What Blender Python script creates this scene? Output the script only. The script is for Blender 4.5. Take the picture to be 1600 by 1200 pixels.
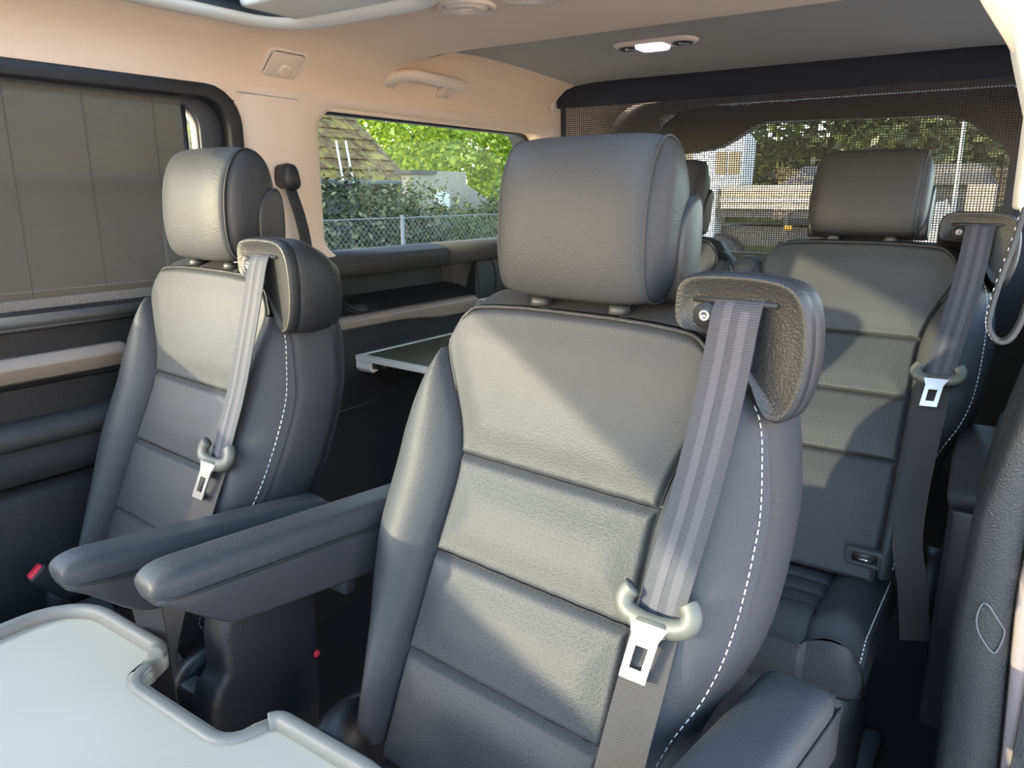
import bpy, bmesh, math, random
from math import sin, cos, tan, pi, sqrt, exp
from mathutils import Vector, Matrix

for o in list(bpy.data.objects):
    bpy.data.objects.remove(o)
S = bpy.context.scene
COL = S.collection

# ------------------------------------------------------------------ camera
F_PX, YAW, PIT, ZC = 1178.3, .6054, .2479, 1.2
cam_d = bpy.data.cameras.new('camera')
cam = bpy.data.objects.new('camera', cam_d)
COL.objects.link(cam)
cam.location = (0, 0, ZC)
cam.rotation_euler = (pi/2 - PIT, 0, YAW)
cam_d.sensor_width = 36
cam_d.lens = F_PX/1600*36
cam_d.clip_start = .02
cam_d.clip_end = 400
S.camera = cam

# ------------------------------------------------------------------ light
SUN_DIR = Vector((1.0, 1.5, -.275)).normalized()
sun_d = bpy.data.lights.new('sun', 'SUN')
sun_d.energy = 3.5
sun_d.angle = .011
sun_d.color = (1, .91, .64)
sun = bpy.data.objects.new('sun', sun_d)
COL.objects.link(sun)
sun.rotation_euler = SUN_DIR.to_track_quat('-Z', 'Y').to_euler()
sun.location = (-6, -6, 5)

W = bpy.data.worlds.new('sky')
S.world = W
W.use_nodes = True
wn = W.node_tree
sky = wn.nodes.new('ShaderNodeTexSky')
sky.sky_type = 'NISHITA'
sky.sun_disc = False
sky.sun_elevation = math.radians(24)
sky.sun_rotation = math.atan2(-SUN_DIR.x, -SUN_DIR.y)
sky.air_density = 1.0
sky.dust_density = 1.0
sky.ozone_density = 1.6
wn.links.new(sky.outputs[0], wn.nodes['Background'].inputs[0])
wn.nodes['Background'].inputs[1].default_value = .85

S.view_settings.view_transform = 'Standard'
S.view_settings.look = 'None'
S.view_settings.gamma = 1
S.view_settings.use_curve_mapping = False
S.view_settings.exposure = 1.58
S.cycles.use_denoising = True
S.cycles.max_bounces = 10
S.cycles.diffuse_bounces = 6
S.cycles.transparent_max_bounces = 16
S.cycles.sample_clamp_indirect = 6

# ------------------------------------------------------------------ helpers
_cy, _sy, _cp, _sp = cos(YAW), sin(YAW), cos(PIT), sin(PIT)
_fw = Vector((-_sy*_cp, _cy*_cp, -_sp))
_rt = Vector((_cy, _sy, 0))
_up = _rt.cross(_fw)


def at(px, py, ax, val):
    """point of the plane ax = val that the photograph shows at a pixel"""
    d = _rt*(px-800)/F_PX + _up*(600-py)/F_PX + _fw
    i = 'xyz'.index(ax)
    o = Vector((0, 0, ZC))
    return o + d*((val-o[i])/d[i])


def ip(x, xs, ys):
    if x <= xs[0]:
        return ys[0]
    for i in range(1, len(xs)):
        if x <= xs[i]:
            t = (x-xs[i-1])/(xs[i]-xs[i-1])
            return ys[i-1]+t*(ys[i]-ys[i-1])
    return ys[-1]


def sm(t):
    t = max(0., min(1., t))
    return t*t*(3-2*t)


def spl(x, xs, ys):
    """smooth monotone-ish interpolation (Catmull-Rom)"""
    n = len(xs)
    if x <= xs[0]:
        return ys[0]
    if x >= xs[-1]:
        return ys[-1]
    for i in range(1, n):
        if x <= xs[i]:
            break
    h = xs[i]-xs[i-1]
    t = (x-xs[i-1])/h
    m0 = (ys[i]-ys[i-2])/(xs[i]-xs[i-2]) if i > 1 else (ys[i]-ys[i-1])/h
    m1 = (ys[i+1]-ys[i-1])/(xs[i+1]-xs[i-1]) if i < n-1 else (ys[i]-ys[i-1])/h
    return ((2*t**3-3*t*t+1)*ys[i-1]+(t**3-2*t*t+t)*h*m0+(-2*t**3+3*t*t)*ys[i]+(t**3-t*t)*h*m1)


def obj(name, vf, mat, parent=None, smooth=True, world=False, bevel=0, seg=2, sub=0, solid=0, label=None, kind=None):
    v, f = vf
    me = bpy.data.meshes.new(name)
    me.from_pydata([tuple(p) for p in v], [], f)
    me.validate()
    bm = bmesh.new()
    bm.from_mesh(me)
    bmesh.ops.recalc_face_normals(bm, faces=bm.faces)
    bm.to_mesh(me)
    bm.free()
    if smooth:
        me.polygons.foreach_set('use_smooth', [True]*len(me.polygons))
    o = bpy.data.objects.new(name, me)
    COL.objects.link(o)
    if mat:
        me.materials.append(mat)
    if solid:
        m = o.modifiers.new('solid', 'SOLIDIFY')
        m.thickness = solid
        m.offset = 0
    if bevel:
        m = o.modifiers.new('bevel', 'BEVEL')
        m.width = bevel
        m.segments = seg
        m.limit_method = 'ANGLE'
        m.angle_limit = math.radians(35)
        if smooth:
            m.harden_normals = False
    if sub:
        m = o.modifiers.new('sub', 'SUBSURF')
        m.levels = m.render_levels = sub
    if parent:
        o.parent = parent
        if world:
            o.matrix_parent_inverse = parent.matrix_basis.inverted()
    if label:
        o['label'] = label
    if kind:
        o['kind'] = kind
    return o


def thing(name, label, cat, loc=(0, 0, 0), rz=0, group=None):
    o = bpy.data.objects.new(name, None)
    COL.objects.link(o)
    o.empty_display_size = .05
    o.location = loc
    o.rotation_euler = (0, 0, rz)
    o['label'] = label
    o['category'] = cat
    if group:
        o['group'] = group
    return o


def tag(o, label, cat, group=None):
    o['label'] = label
    o['category'] = cat
    if group:
        o['group'] = group
    return o


def struct(o):
    o['kind'] = 'structure'
    return o


def box(x0, x1, y0, y1, z0, z1):
    v = [(x, y, z) for x in (x0, x1) for y in (y0, y1) for z in (z0, z1)]
    f = [(0, 1, 3, 2), (4, 6, 7, 5), (0, 4, 5, 1), (2, 3, 7, 6), (0, 2, 6, 4), (1, 5, 7, 3)]
    return v, f


def merge(*parts):
    V, Fc = [], []
    for v, f in parts:
        n = len(V)
        V += list(v)
        Fc += [tuple(i+n for i in q) for q in f]
    return V, Fc


def xf(vf, M):
    return [M @ Vector(p) for p in vf[0]], vf[1]


def grid(fn, nu, nv, skip=None):
    """fn(s,t) for s,t in 0..1"""
    v = [fn(i/nu, j/nv) for j in range(nv+1) for i in range(nu+1)]
    f = []
    for j in range(nv):
        for i in range(nu):
            if skip and skip((i+.5)/nu, (j+.5)/nv):
                continue
            a = j*(nu+1)+i
            f.append((a, a+1, a+nu+2, a+nu+1))
    return v, f


def loft(loops, closed=True, caps=True):
    n = len(loops[0])
    v = [p for lp in loops for p in lp]
    f = []
    m = n if closed else n-1
    for k in range(len(loops)-1):
        for i in range(m):
            j = (i+1) % n
            f.append((k*n+i, k*n+j, (k+1)*n+j, (k+1)*n+i))
    if caps and closed:
        f.append(tuple(range(n-1, -1, -1)))
        f.append(tuple((len(loops)-1)*n+i for i in range(n)))
    return v, f


def rrect(w, h, r, n=5):
    """rounded rectangle loop centred on 0"""
    pts = []
    for cx, cy, a0 in ((w-r, h-r, 0), (-w+r, h-r, pi/2), (-w+r, -h+r, pi), (w-r, -h+r, 3*pi/2)):
        for k in range(n+1):
            a = a0+k*pi/2/n
            pts.append((cx+r*cos(a), cy+r*sin(a)))
    return pts


def smooth_poly(pts, n=4, it=2):
    """Chaikin corner cutting of a closed polygon"""
    for _ in range(it):
        q = []
        for i in range(len(pts)):
            a, b = pts[i], pts[(i+1) % len(pts)]
            q.append(tuple(a[k]*.75+b[k]*.25 for k in range(len(a))))
            q.append(tuple(a[k]*.25+b[k]*.75 for k in range(len(a))))
        pts = q
    return pts


def tube(path, r, n=8, closed=False, caps=True, flat=None):
    """tube along a path; r number or list; flat=(ru, rv, upvector)"""
    P = [Vector(p) for p in path]
    N = len(P)
    loops = []
    prev = None
    for i in range(N):
        if closed:
            t = P[(i+1) % N]-P[i-1]
        else:
            t = P[min(i+1, N-1)]-P[max(i-1, 0)]
        t.normalize()
        if prev is None:
            a = Vector((0, 0, 1)) if abs(t.z) < .9 else Vector((1, 0, 0))
            if flat:
                a = Vector(flat[2])
            nrm = (a-t*a.dot(t)).normalized()
        else:
            nrm = (prev-t*prev.dot(t)).normalized()
        prev = nrm
        b = t.cross(nrm)
        rr = r[i] if isinstance(r, (list, tuple)) else r
        ru, rv = (rr, rr) if not flat else (flat[0], flat[1])
        loops.append([P[i]+nrm*ru*cos(2*pi*k/n)+b*rv*sin(2*pi*k/n) for k in range(n)])
    if closed:
        loops.append(loops[0])
        return loft(loops, True, False)
    return loft(loops, True, caps)


def curve_pts(ctrl, n=40):
    """Catmull-Rom through control points"""
    P = [Vector(p) for p in ctrl]
    out = []
    m = len(P)-1
    for k in range(n+1):
        x = k/n*m
        i = min(int(x), m-1)
        t = x-i
        p0 = P[max(i-1, 0)]
        p1, p2 = P[i], P[i+1]
        p3 = P[min(i+2, m)]
        out.append(.5*((2*p1)+(p2-p0)*t+(2*p0-5*p1+4*p2-p3)*t*t+(-p0+3*p1-3*p2+p3)*t**3))
    return out


def ribbon(path, wdir, w, th=.0014, crown=0):
    """flat strap along path with width direction(s)"""
    P = [Vector(p) for p in path]
    loops = []
    for i, p in enumerate(P):
        wd = Vector(wdir[i] if isinstance(wdir, list) else wdir).normalized()
        t = (P[min(i+1, len(P)-1)]-P[max(i-1, 0)]).normalized()
        wd = (wd-t*wd.dot(t)).normalized()
        nn = t.cross(wd)
        a, b = wd*w/2, nn*th/2
        loops.append([p-a-b, p+a-b, p+a+b, p-a+b])
    return loft(loops, True, True)


def prism(poly, ax, a, b):
    """extrude a 2D polygon along axis ax from a to b; poly in the other two axes in order"""
    def mk(p, q):
        if ax == 'x':
            return (q, p[0], p[1])
        if ax == 'y':
            return (p[0], q, p[1])
        return (p[0], p[1], q)
    return loft([[mk(p, a) for p in poly], [mk(p, b) for p in poly]])


def ring(outer, inner, ax, a, b):
    """frame between two loops of equal count, extruded"""
    n = len(outer)

    def mk(p, q):
        if ax == 'x':
            return (q, p[0], p[1])
        if ax == 'y':
            return (p[0], q, p[1])
        return (p[0], p[1], q)
    v = [mk(p, a) for p in outer]+[mk(p, b) for p in outer]+[mk(p, b) for p in inner]+[mk(p, a) for p in inner]
    f = []
    for i in range(n):
        j = (i+1) % n
        for k in range(4):
            k2 = (k+1) % 4
            f.append((k*n+i, k*n+j, k2*n+j, k2*n+i))
    return v, f


def lathe(prof, n=24, axis='z', c=(0, 0, 0)):
    loops = []
    for r, h in prof:
        lp = []
        for k in range(n):
            a = 2*pi*k/n
            p = (r*cos(a), r*sin(a), h)
            if axis == 'y':
                p = (r*cos(a), h, r*sin(a))
            if axis == 'x':
                p = (h, r*cos(a), r*sin(a))
            lp.append((p[0]+c[0], p[1]+c[1], p[2]+c[2]))
        loops.append(lp)
    return loft(loops)


# ------------------------------------------------------------------ materials
def _mat(name):
    m = bpy.data.materials.new(name)
    m.use_nodes = True
    nt = m.node_tree
    b = nt.nodes['Principled BSDF']
    return m, nt, b


def N(nt, t, **kw):
    n = nt.nodes.new(t)
    for k, v in kw.items():
        if k.startswith('i_'):
            n.inputs[k[2:].replace('_', ' ')].default_value = v
        else:
            setattr(n, k, v)
    return n


def plain(name, col, rough=.5, metal=0, spec=.5, bump=None, var=0, sheen=0, vscale=6):
    m, nt, b = _mat(name)
    b.inputs['Base Color'].default_value = (*col, 1)
    b.inputs['Roughness'].default_value = rough
    b.inputs['Metallic'].default_value = metal
    b.inputs['Specular IOR Level'].default_value = spec
    if sheen:
        b.inputs['Sheen Weight'].default_value = sheen
        b.inputs['Sheen Roughness'].default_value = .4
    tc = N(nt, 'ShaderNodeTexCoord')
    if var:
        no = N(nt, 'ShaderNodeTexNoise', i_Scale=vscale, i_Detail=3.)
        nt.links.new(tc.outputs['Object'], no.inputs['Vector'])
        mx = N(nt, 'ShaderNodeMix', data_type='RGBA')
        mx.inputs['A'].default_value = (*[c*(1-var) for c in col], 1)
        mx.inputs['B'].default_value = (*[min(1, c*(1+var)) for c in col], 1)
        nt.links.new(no.outputs['Fac'], mx.inputs['Factor'])
        nt.links.new(mx.outputs['Result'], b.inputs['Base Color'])
    if bump:
        kind, scale, strength, dist = bump
        if kind == 'noise':
            t = N(nt, 'ShaderNodeTexNoise', i_Scale=scale, i_Detail=2.)
            out = t.outputs['Fac']
        else:
            t = N(nt, 'ShaderNodeTexVoronoi', i_Scale=scale)
            t.feature = 'SMOOTH_F1'
            out = t.outputs['Distance']
        nt.links.new(tc.outputs['Object'], t.inputs['Vector'])
        bp = N(nt, 'ShaderNodeBump', i_Strength=strength, i_Distance=dist)
        nt.links.new(out, bp.inputs['Height'])
        nt.links.new(bp.outputs[0], b.inputs['Normal'])
    return m


def leather(name, col, rough=.5, perf=False):
    m, nt, b = _mat(name)
    tc = N(nt, 'ShaderNodeTexCoord')
    b.inputs['Roughness'].default_value = rough
    b.inputs['Specular IOR Level'].default_value = .2
    no = N(nt, 'ShaderNodeTexNoise', i_Scale=9., i_Detail=3.)
    nt.links.new(tc.outputs['Object'], no.inputs['Vector'])
    mx = N(nt, 'ShaderNodeMix', data_type='RGBA')
    mx.inputs['A'].default_value = (*[c*.88 for c in col], 1)
    mx.inputs['B'].default_value = (*[c*1.12 for c in col], 1)
    nt.links.new(no.outputs['Fac'], mx.inputs['Factor'])
    colout = mx.outputs['Result']
    # grain: stretched cells plus fine noise
    mp = N(nt, 'ShaderNodeMapping')
    mp.inputs['Scale'].default_value = (1, 1, 1.35)
    nt.links.new(tc.outputs['Object'], mp.inputs['Vector'])
    vo = N(nt, 'ShaderNodeTexVoronoi', i_Scale=420.)
    vo.feature = 'SMOOTH_F1'
    nt.links.new(mp.outputs[0], vo.inputs['Vector'])
    n2 = N(nt, 'ShaderNodeTexNoise', i_Scale=160., i_Detail=3.)
    nt.links.new(mp.outputs[0], n2.inputs['Vector'])
    ad = N(nt, 'ShaderNodeMath', operation='MULTIPLY_ADD')
    ad.inputs[1].default_value = .8
    nt.links.new(n2.outputs['Fac'], ad.inputs[0])
    nt.links.new(vo.outputs['Distance'], ad.inputs[2])
    h = ad.outputs[0]
    if perf:
        sp = N(nt, 'ShaderNodeSeparateXYZ')
        nt.links.new(tc.outputs['Object'], sp.inputs[0])
        ds = []
        for ch, p in (('X', .0095), ('Z', .0075)):
            q = N(nt, 'ShaderNodeMath', operation='DIVIDE')
            q.inputs[1].default_value = p
            nt.links.new(sp.outputs[ch], q.inputs[0])
            fr = N(nt, 'ShaderNodeMath', operation='FRACT')
            nt.links.new(q.outputs[0], fr.inputs[0])
            sb = N(nt, 'ShaderNodeMath', operation='SUBTRACT')
            sb.inputs[1].default_value = .5
            nt.links.new(fr.outputs[0], sb.inputs[0])
            sq = N(nt, 'ShaderNodeMath', operation='MULTIPLY')
            nt.links.new(sb.outputs[0], sq.inputs[0])
            nt.links.new(sb.outputs[0], sq.inputs[1])
            ds.append(sq)
        s2 = N(nt, 'ShaderNodeMath', operation='ADD')
        nt.links.new(ds[0].outputs[0], s2.inputs[0])
        nt.links.new(ds[1].outputs[0], s2.inputs[1])
        lt = N(nt, 'ShaderNodeMath', operation='LESS_THAN')
        lt.inputs[1].default_value = .0048
        nt.links.new(s2.outputs[0], lt.inputs[0])
        m2 = N(nt, 'ShaderNodeMix', data_type='RGBA')
        nt.links.new(lt.outputs[0], m2.inputs['Factor'])
        nt.links.new(colout, m2.inputs['A'])
        m2.inputs['B'].default_value = (.006, .006, .006, 1)
        colout = m2.outputs['Result']
    nt.links.new(colout, b.inputs['Base Color'])
    bp = N(nt, 'ShaderNodeBump', i_Strength=.30, i_Distance=.0012)
    nt.links.new(h, bp.inputs['Height'])
    nt.links.new(bp.outputs[0], b.inputs['Normal'])
    return m


def glass(name, tint, refl=.06):
    m, nt, b = _mat(name)
    nt.nodes.remove(b)
    tr = N(nt, 'ShaderNodeBsdfTransparent')
    tr.inputs[0].default_value = (*tint, 1)
    gl = N(nt, 'ShaderNodeBsdfGlossy')
    gl.inputs['Roughness'].default_value = .02
    mx = N(nt, 'ShaderNodeMixShader')
    mx.inputs[0].default_value = refl
    nt.links.new(tr.outputs[0], mx.inputs[1])
    nt.links.new(gl.outputs[0], mx.inputs[2])
    nt.links.new(mx.outputs[0], nt.nodes['Material Output'].inputs[0])
    return m


def mesh_fabric(name, col, axes, pitch, duty, thin=0.0):
    """woven screen: threads on a grid, open holes between"""
    m, nt, b = _mat(name)
    b.inputs['Base Color'].default_value = (*col, 1)
    b.inputs['Roughness'].default_value = .7
    tc = N(nt, 'ShaderNodeTexCoord')
    sp = N(nt, 'ShaderNodeSeparateXYZ')
    nt.links.new(tc.outputs['Object'], sp.inputs[0])
    outs = []
    for ch, p, dt in zip(axes, pitch, duty):
        q = N(nt, 'ShaderNodeMath', operation='DIVIDE')
        q.inputs[1].default_value = p
        nt.links.new(sp.outputs[ch], q.inputs[0])
        fr = N(nt, 'ShaderNodeMath', operation='FRACT')
        nt.links.new(q.outputs[0], fr.inputs[0])
        lt = N(nt, 'ShaderNodeMath', operation='LESS_THAN')
        lt.inputs[1].default_value = dt
        nt.links.new(fr.outputs[0], lt.inputs[0])
        outs.append(lt)
    mxm = N(nt, 'ShaderNodeMath', operation='MAXIMUM')
    nt.links.new(outs[0].outputs[0], mxm.inputs[0])
    nt.links.new(outs[1].outputs[0], mxm.inputs[1])
    nt.links.new(mxm.outputs[0], b.inputs['Alpha'])
    return m


LEA = leather('black_leather', (.041, .0425, .0465))
LEA_P = leather('perforated_leather', (.041, .0425, .0465), perf=True)
LEA_S = leather('smooth_leather', (.034, .0345, .037), rough=.46)
PLA = plain('black_grained_plastic', (.015, .0155, .017), .5, bump=('voronoi', 480, .4, .0014))
PLD = plain('dark_plastic', (.018, .018, .02), .45)
PLG = plain('charcoal_plastic', (.040, .041, .043), .5, bump=('noise', 900, .2, .0006))
PLS = plain('matt_sill_plastic', (.045, .045, .044), .75, spec=.25, bump=('noise', 900, .2, .0006))
RUB = plain('black_rubber', (.012, .012, .013), .5)
SEAM = plain('seam_shadow', (.01, .01, .011), .7)
THREAD = plain('white_thread', (.62, .62, .62), .6)
CHROME = plain('brushed_steel', (.78, .78, .76), .28, metal=1)
GUN = plain('gunmetal', (.22, .22, .23), .4, metal=.8)
TONGUE = plain('olive_grey_plastic', (.075, .077, .066), .5)
SILV = plain('silver_painted_trim', (.33, .295, .26), .42, metal=.25)
HEAD = plain('beige_headliner', (.82, .62, .46), .9, spec=.15, bump=('noise', 700, .35, .001), var=.03)
HEADG = plain('greige_headliner_dimmed', (.40, .365, .335), .9, spec=.15, bump=('noise', 700, .35, .001))  # greyer rear panel, its colour also darkened for the light falloff
BEIGE = plain('beige_trim_plastic', (.78, .62, .49), .55, spec=.35, bump=('noise', 600, .15, .0006))
CREAM = plain('cream_trim', (.74, .70, .63), .5, spec=.4)
FLOOR = plain('black_carpet', (.012, .012, .013), .95, bump=('noise', 400, .5, .003))
RED = plain('red_release_button', (.75, .03, .06), .4)
TRAY = plain('grey_green_tray', (.325, .31, .25), .48, bump=('noise', 900, .12, .0005), var=.05, vscale=3)
TRAYE = plain('grey_tray_rim', (.155, .15, .13), .5, bump=('noise', 900, .15, .0005))
LAMP = None

# =================================================================== SEATS
ZP = [-.62, -.40, -.2471, -.1234, 0, .09, .182, .215]
YP = [-.255, -.166, -.1048, -.0523, 0, .0215, .0398, .044]


def prof(z):
    return spl(z, ZP, YP)


def ins(z):
    return spl(z, [-.42, -.25, -.12, -.03, 0, .041, .089, .134, .165, .2], [.157, .155, .152, .149, .151, .160, .180, .2, .203, .203])


def wid(z, side):
    if side > 0:
        return spl(z, [-.42, -.30, -.22, -.16, -.1, 0, .06, .12, .15], [.185, .2, .222, .25, .264, .266, .26, .247, .225])
    return spl(z, [-.42, -.30, -.22, -.16, -.1, 0, .05, .08, .109, .134, .15], [.19, .205, .228, .252, .268, .268, .258, .245, .228, .208, .2])


def back(z):
    return prof(z)+ip(z, [-.4, -.2, .1, .2], [.15, .165, .14, .1])


def bol(w):
    return spl(w, [0, .1, .28, .5, .75, .92, 1], [.006, -.014, -.031, -.036, -.024, .003, .026])


def pucker(d, u):
    return .0007*exp(-d/.010)*(sin(u*210+3*sin(u*37))+.6*sin(u*370+1.7))


def cw(t):
    return .5-.5*cos(pi*t)


def groove(d, depth=.007, r=.006):
    return depth*exp(-(d/r)**2)


def bamp(z):
    return ip(z, [-.4, -.3, .02, .1, .14], [.75, 1, 1, .6, .25])


def make_seat(name, label, loc, rz, zs, tilt, cush_y=(-.60, -.13), cush_z=None, armL=None, armR=None, group=None, full=True, belt=True, zbot=-.385, hw=.235):
    """loc: x,y of the shoulder seam; zs: its height; tilt: extra recline"""
    root = thing(name, label, 'car seat', (loc[0], loc[1], 0), rz, group)
    T = Matrix.Translation((0, 0, zs)) @ Matrix.Rotation(-tilt, 4, 'X')

    def P(nm, vf, mat, par=None, **kw):
        return obj(nm, xf(vf, T), mat, par or root, **kw)

    Z1, Z2, Z3, Z4 = 0., -.1234, -.2471, zbot
    # ---- centre panels
    def top_panel(s, t):
        a = (2*cw(s)-1)*.9985
        t = .0035+.9965*cw(t)
        zt = .2-.012*abs(a)**3-.03*max(0, (abs(a)-.8)/.2)**2
        z = t*zt
        u = a*ins(z)*(1-.05*max(0, (t-.8)/.2)**2)
        d = min((1-abs(a))*ins(z), z, zt-z)
        y = prof(z)+groove(d, .009, .0042)-.005*sm(d/.05)+pucker(min(z, zt-z), u)
        return (u, y, z)
    P('back_panel', grid(top_panel, 72, 52), LEA)

    def mid_panel(z0, z1):
        def fn(s, t):
            a = (2*cw(s)-1)*.9985
            z = z0+.0007+cw(t)*(z1-z0-.0014)
            u = a*ins(z)
            d = min((1-abs(a))*ins(z), z-z0, z1-z)
            y = prof(z)+groove(d, .010, .0042)-.006*sm(d/.052)+pucker(min(z-z0, z1-z), u)
            return (u, y, z)
        return fn
    for z0, z1 in ((Z2, Z1), (Z3, Z2), (Z4, Z3)):
        P('back_panel', grid(mid_panel(z0, z1), 72, 34), LEA_P)
    # ---- bolsters and sides
    ZT = .137
    for sd in (-1, 1):
        zt = ZT if sd < 0 else .142

        def bolster(s, t, sd=sd, zt=zt):
            z = Z4+.012+t*(zt-Z4-.012)
            i_, w_ = ins(z), max(wid(z, sd), ins(z)+.004)
            w = s**1.5
            u = i_+.0006+(w_-i_-.0006)*w
            d = min((u-i_), .9)
            y = prof(z)+bol(w)*bamp(z)+groove(d, .007, .004)
            e = min(1, (z-Z4)/.05)
            y += .03*(1-sm(e))
            return (sd*u, y, z)
        P('bolster', grid(bolster, 26, 64), LEA)

        def side(s, t, sd=sd, zt=zt):
            z = Z4+.012+t*(zt+.03-Z4-.012)
            zz = min(z, zt)
            w_ = max(wid(zz, sd), ins(zz)+.004)
            y0 = prof(z)+bol(1)*bamp(zz)
            e = min(1, (z-Z4)/.05)
            y0 += .03*(1-sm(e))+.003
            y1 = back(z)
            y = y0+(y1-y0)*s
            u = w_+.010*sin(pi*min(1, s*1.1))-.03*sm((s-.55)/.45)-groove(s*(y1-y0), .004, .004)
            if z > zt:
                u -= .03*((z-zt)/.03)**2
            return (sd*u, y, z)
        P('side_panel', grid(side, 22, 56), LEA_S)
        # white thread along the side seam
        dashes = []
        z = Z4+.03
        while z < zt-.012:
            z2 = z+.0052
            pts = []
            for q in (z, z2):
                w_ = max(wid(q, sd), ins(q)+.004)
                e = min(1, (q-Z4)/.05)
                pts.append((sd*(ins(q)+(w_-ins(q))*.955+.0006), prof(q)+bol(.955)*bamp(q)+.03*(1-sm(e))-.0006, q))
            dashes.append(tube(pts, .00075, 5))
            z += .0083
        P('seam_stitching', merge(*dashes), THREAD, kind='stuff', label='white contrast stitching')
    # ---- top cap, piping, shell
    def cap(s, t):
        a = 2*cw(s)-1
        x, y, z = top_panel(s, 1)
        yb = y+.004+t*(.105-.03*abs(a)**4)
        return (x*(1-.04*t), yb, z+.004+.016*sin(pi*min(1, t*.85))-.03*sm((t-.8)/.2))
    P('top_panel', grid(cap, 48, 16), LEA_S)
    ed = [top_panel(math.acos(1-2*k/60)/pi, 1) for k in range(61)]
    side_l = [top_panel(0, math.acos(1-2*k/12)/pi) for k in range(6, 12)]
    side_r = [top_panel(1, math.acos(1-2*k/12)/pi) for k in range(11, 5, -1)]
    P('piping', tube([(x, y-.003, z+.001) for x, y, z in side_l+ed+side_r], .0026, 8), LEA_S)
    loops = []
    for k in range(13):
        z = Z4+.005+k/12*(.2-Z4-.005)
        wl = min(wid(min(z, .12), -1), ip(z, [.1, .2], [.3, .2]))-.016
        wr = min(wid(min(z, .12), 1), ip(z, [.1, .2], [.3, .2]))-.016
        y0, y1 = prof(z)+.022, back(z)-.004
        cx, hw = (wr-wl)/2, (wr+wl)/2
        cyy, hd = (y0+y1)/2, (y1-y0)/2
        loops.append([(cx+px, cyy+py, z) for px, py in rrect(hw, hd, min(.03, hd*.6), 4)])
    P('back_shell', loft(loops), PLD)
    # ---- headrest
    prf = smooth_poly([(.024, .224), (.014, .27), (.018, .345), (.036, .392), (.066, .412), (.10, .404), (.122, .372), (.126, .30), (.118, .24), (.085, .218), (.05, .216)], it=3)
    cyh, czh = .07, .314
    hr_loops = []
    for k in range(21):
        a = -1+2*k/20
        u = .103*a
        sc = 1-.055*abs(a)**5
        # the face is crowned, its long edges rolled back
        hr_loops.append([(u, cyh+(y-cyh)*sc+.010*abs(a)**4*sm((.085-y)/.06), czh+(z-czh)*sc) for y, z in prf])
    hr = P('headrest', loft(hr_loops, True, True), LEA)
    for sd in (-1, 1):
        cl = []
        for r in (1.0, .985, .95, .88, .75, .55, .3, .05):
            sc = .942*r
            u = .1028+.017*(1-r**4)
            cl.append([(sd*u, cyh+.004*r+(y-cyh)*sc+.010*r*sm((.085-y)/.06), czh+(z-czh)*sc) for y, z in prf])
        cl.insert(0, [(sd*.096, p[1], p[2]) for p in cl[0]])
        P('headrest_side', loft(cl, True, True), LEA_S, hr)
        lp = cl[2]
        P('headrest_piping', tube([(sd*.1036, cyh+.002+(y-cyh)*.953+.010*sm((.085-y)/.06), czh+(z-czh)*.953) for y, z in prf], .0017, 6, closed=True), LEA_S, hr)
    rear = smooth_poly([(.084, .216), (.080, .30), (.098, .336), (.132, .346), (.133, .25), (.118, .222)], it=3)
    P('headrest_rear_cover', loft([[(u, .105+(y-.105)*k, .28+(z-.28)*k) for y, z in rear] for u, k in ((-.1235, .86), (-.1225, .96), (-.119, 1), (.119, 1), (.1225, .96), (.1235, .86))]), PLD, hr)
    for u in (-.058, .058):
        P('headrest_post', lathe([(.007, 0), (.007, .055)], 14, c=(u, .072, .186)), CHROME, hr)
        P('post_collar', lathe([(.013, 0), (.013, .006), (.010, .010)], 18, c=(u, .060, .206)), PLG, hr)
    # ---- belt shroud
    if belt:
        front = [(.150, .206), (.149, .24), (.153, .256), (.17, .264), (.225, .266), (.262, .263), (.281, .253), (.291, .23), (.294, .19), (.290, .155), (.281, .13), (.270, .120), (.259, .121), (.250, .133), (.232, .172), (.212, .2), (.18, .205)]
        fr = smooth_poly(front, it=2)

        def sec(y, k, dx=0, dz=0, kz=None):
            return [(.225+dx+(u-.225)*k, y, .195+dz+(z-.195)*(kz or k)) for u, z in fr]
        sh = P('belt_shroud', loft([sec(.020, .90), sec(.0165, .945), sec(.018, .975), sec(.023, 1.0), sec(.034, 1.012)]), PLA)
        P('shroud_body', loft([sec(.035, .985), sec(.038, 1.018), sec(.07, 1.02, -.003, -.004), sec(.105, .97, -.010, -.012, .9), sec(.135, .86, -.018, -.02, .72), sec(.143, .7, -.02, -.02, .58)]), PLA, sh)
        P('belt_slot', loft([[(.2155+a, y, .238+b) for a, b in rrect(.044, .0030, .0028, 3)] for y in (.0161, .03)]), RUB, sh)
        P('screw_recess', lathe([(.0135, .0), (.0135, .014)], 20, 'y', (.187, .0150, .222)), PLD, sh)
        P('shroud_screw', lathe([(.0025, .001), (.0030, -.001), (.0058, -.001), (.0064, .0), (.0064, .006)], 18, 'y', (.187, .0135, .222)), GUN, sh)
        # webbing
        ctrl = [(.2235, .026, .2385), (.222, .012, .232), (.2205, -.006, .165), (.2165, -.022, .10), (.209, -.040, .025), (.2015, -.062, -.045), (.1985, -.074, -.085)]
        up_ = curve_pts(ctrl, 40)
        wd = [(1, 0.0, .06)]*len(up_)
        web = P('seat_belt', ribbon(up_, wd, .051), WEB, smooth=False)
        for off in (-.0085, .0095):
            P('belt_stripe', ribbon([p+Vector((off, -.0007, .0)) for p in up_], wd, .0095, .0006), WEBS, web, smooth=False)
        low = curve_pts([(.1985, -.076, -.082), (.1995, -.100, -.13), (.198, -.131, -.20), (.197, -.167, -.29), (.203, -.196, -.38), (.222, -.185, -.46), (.236, -.150, -.56)], 36)
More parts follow.
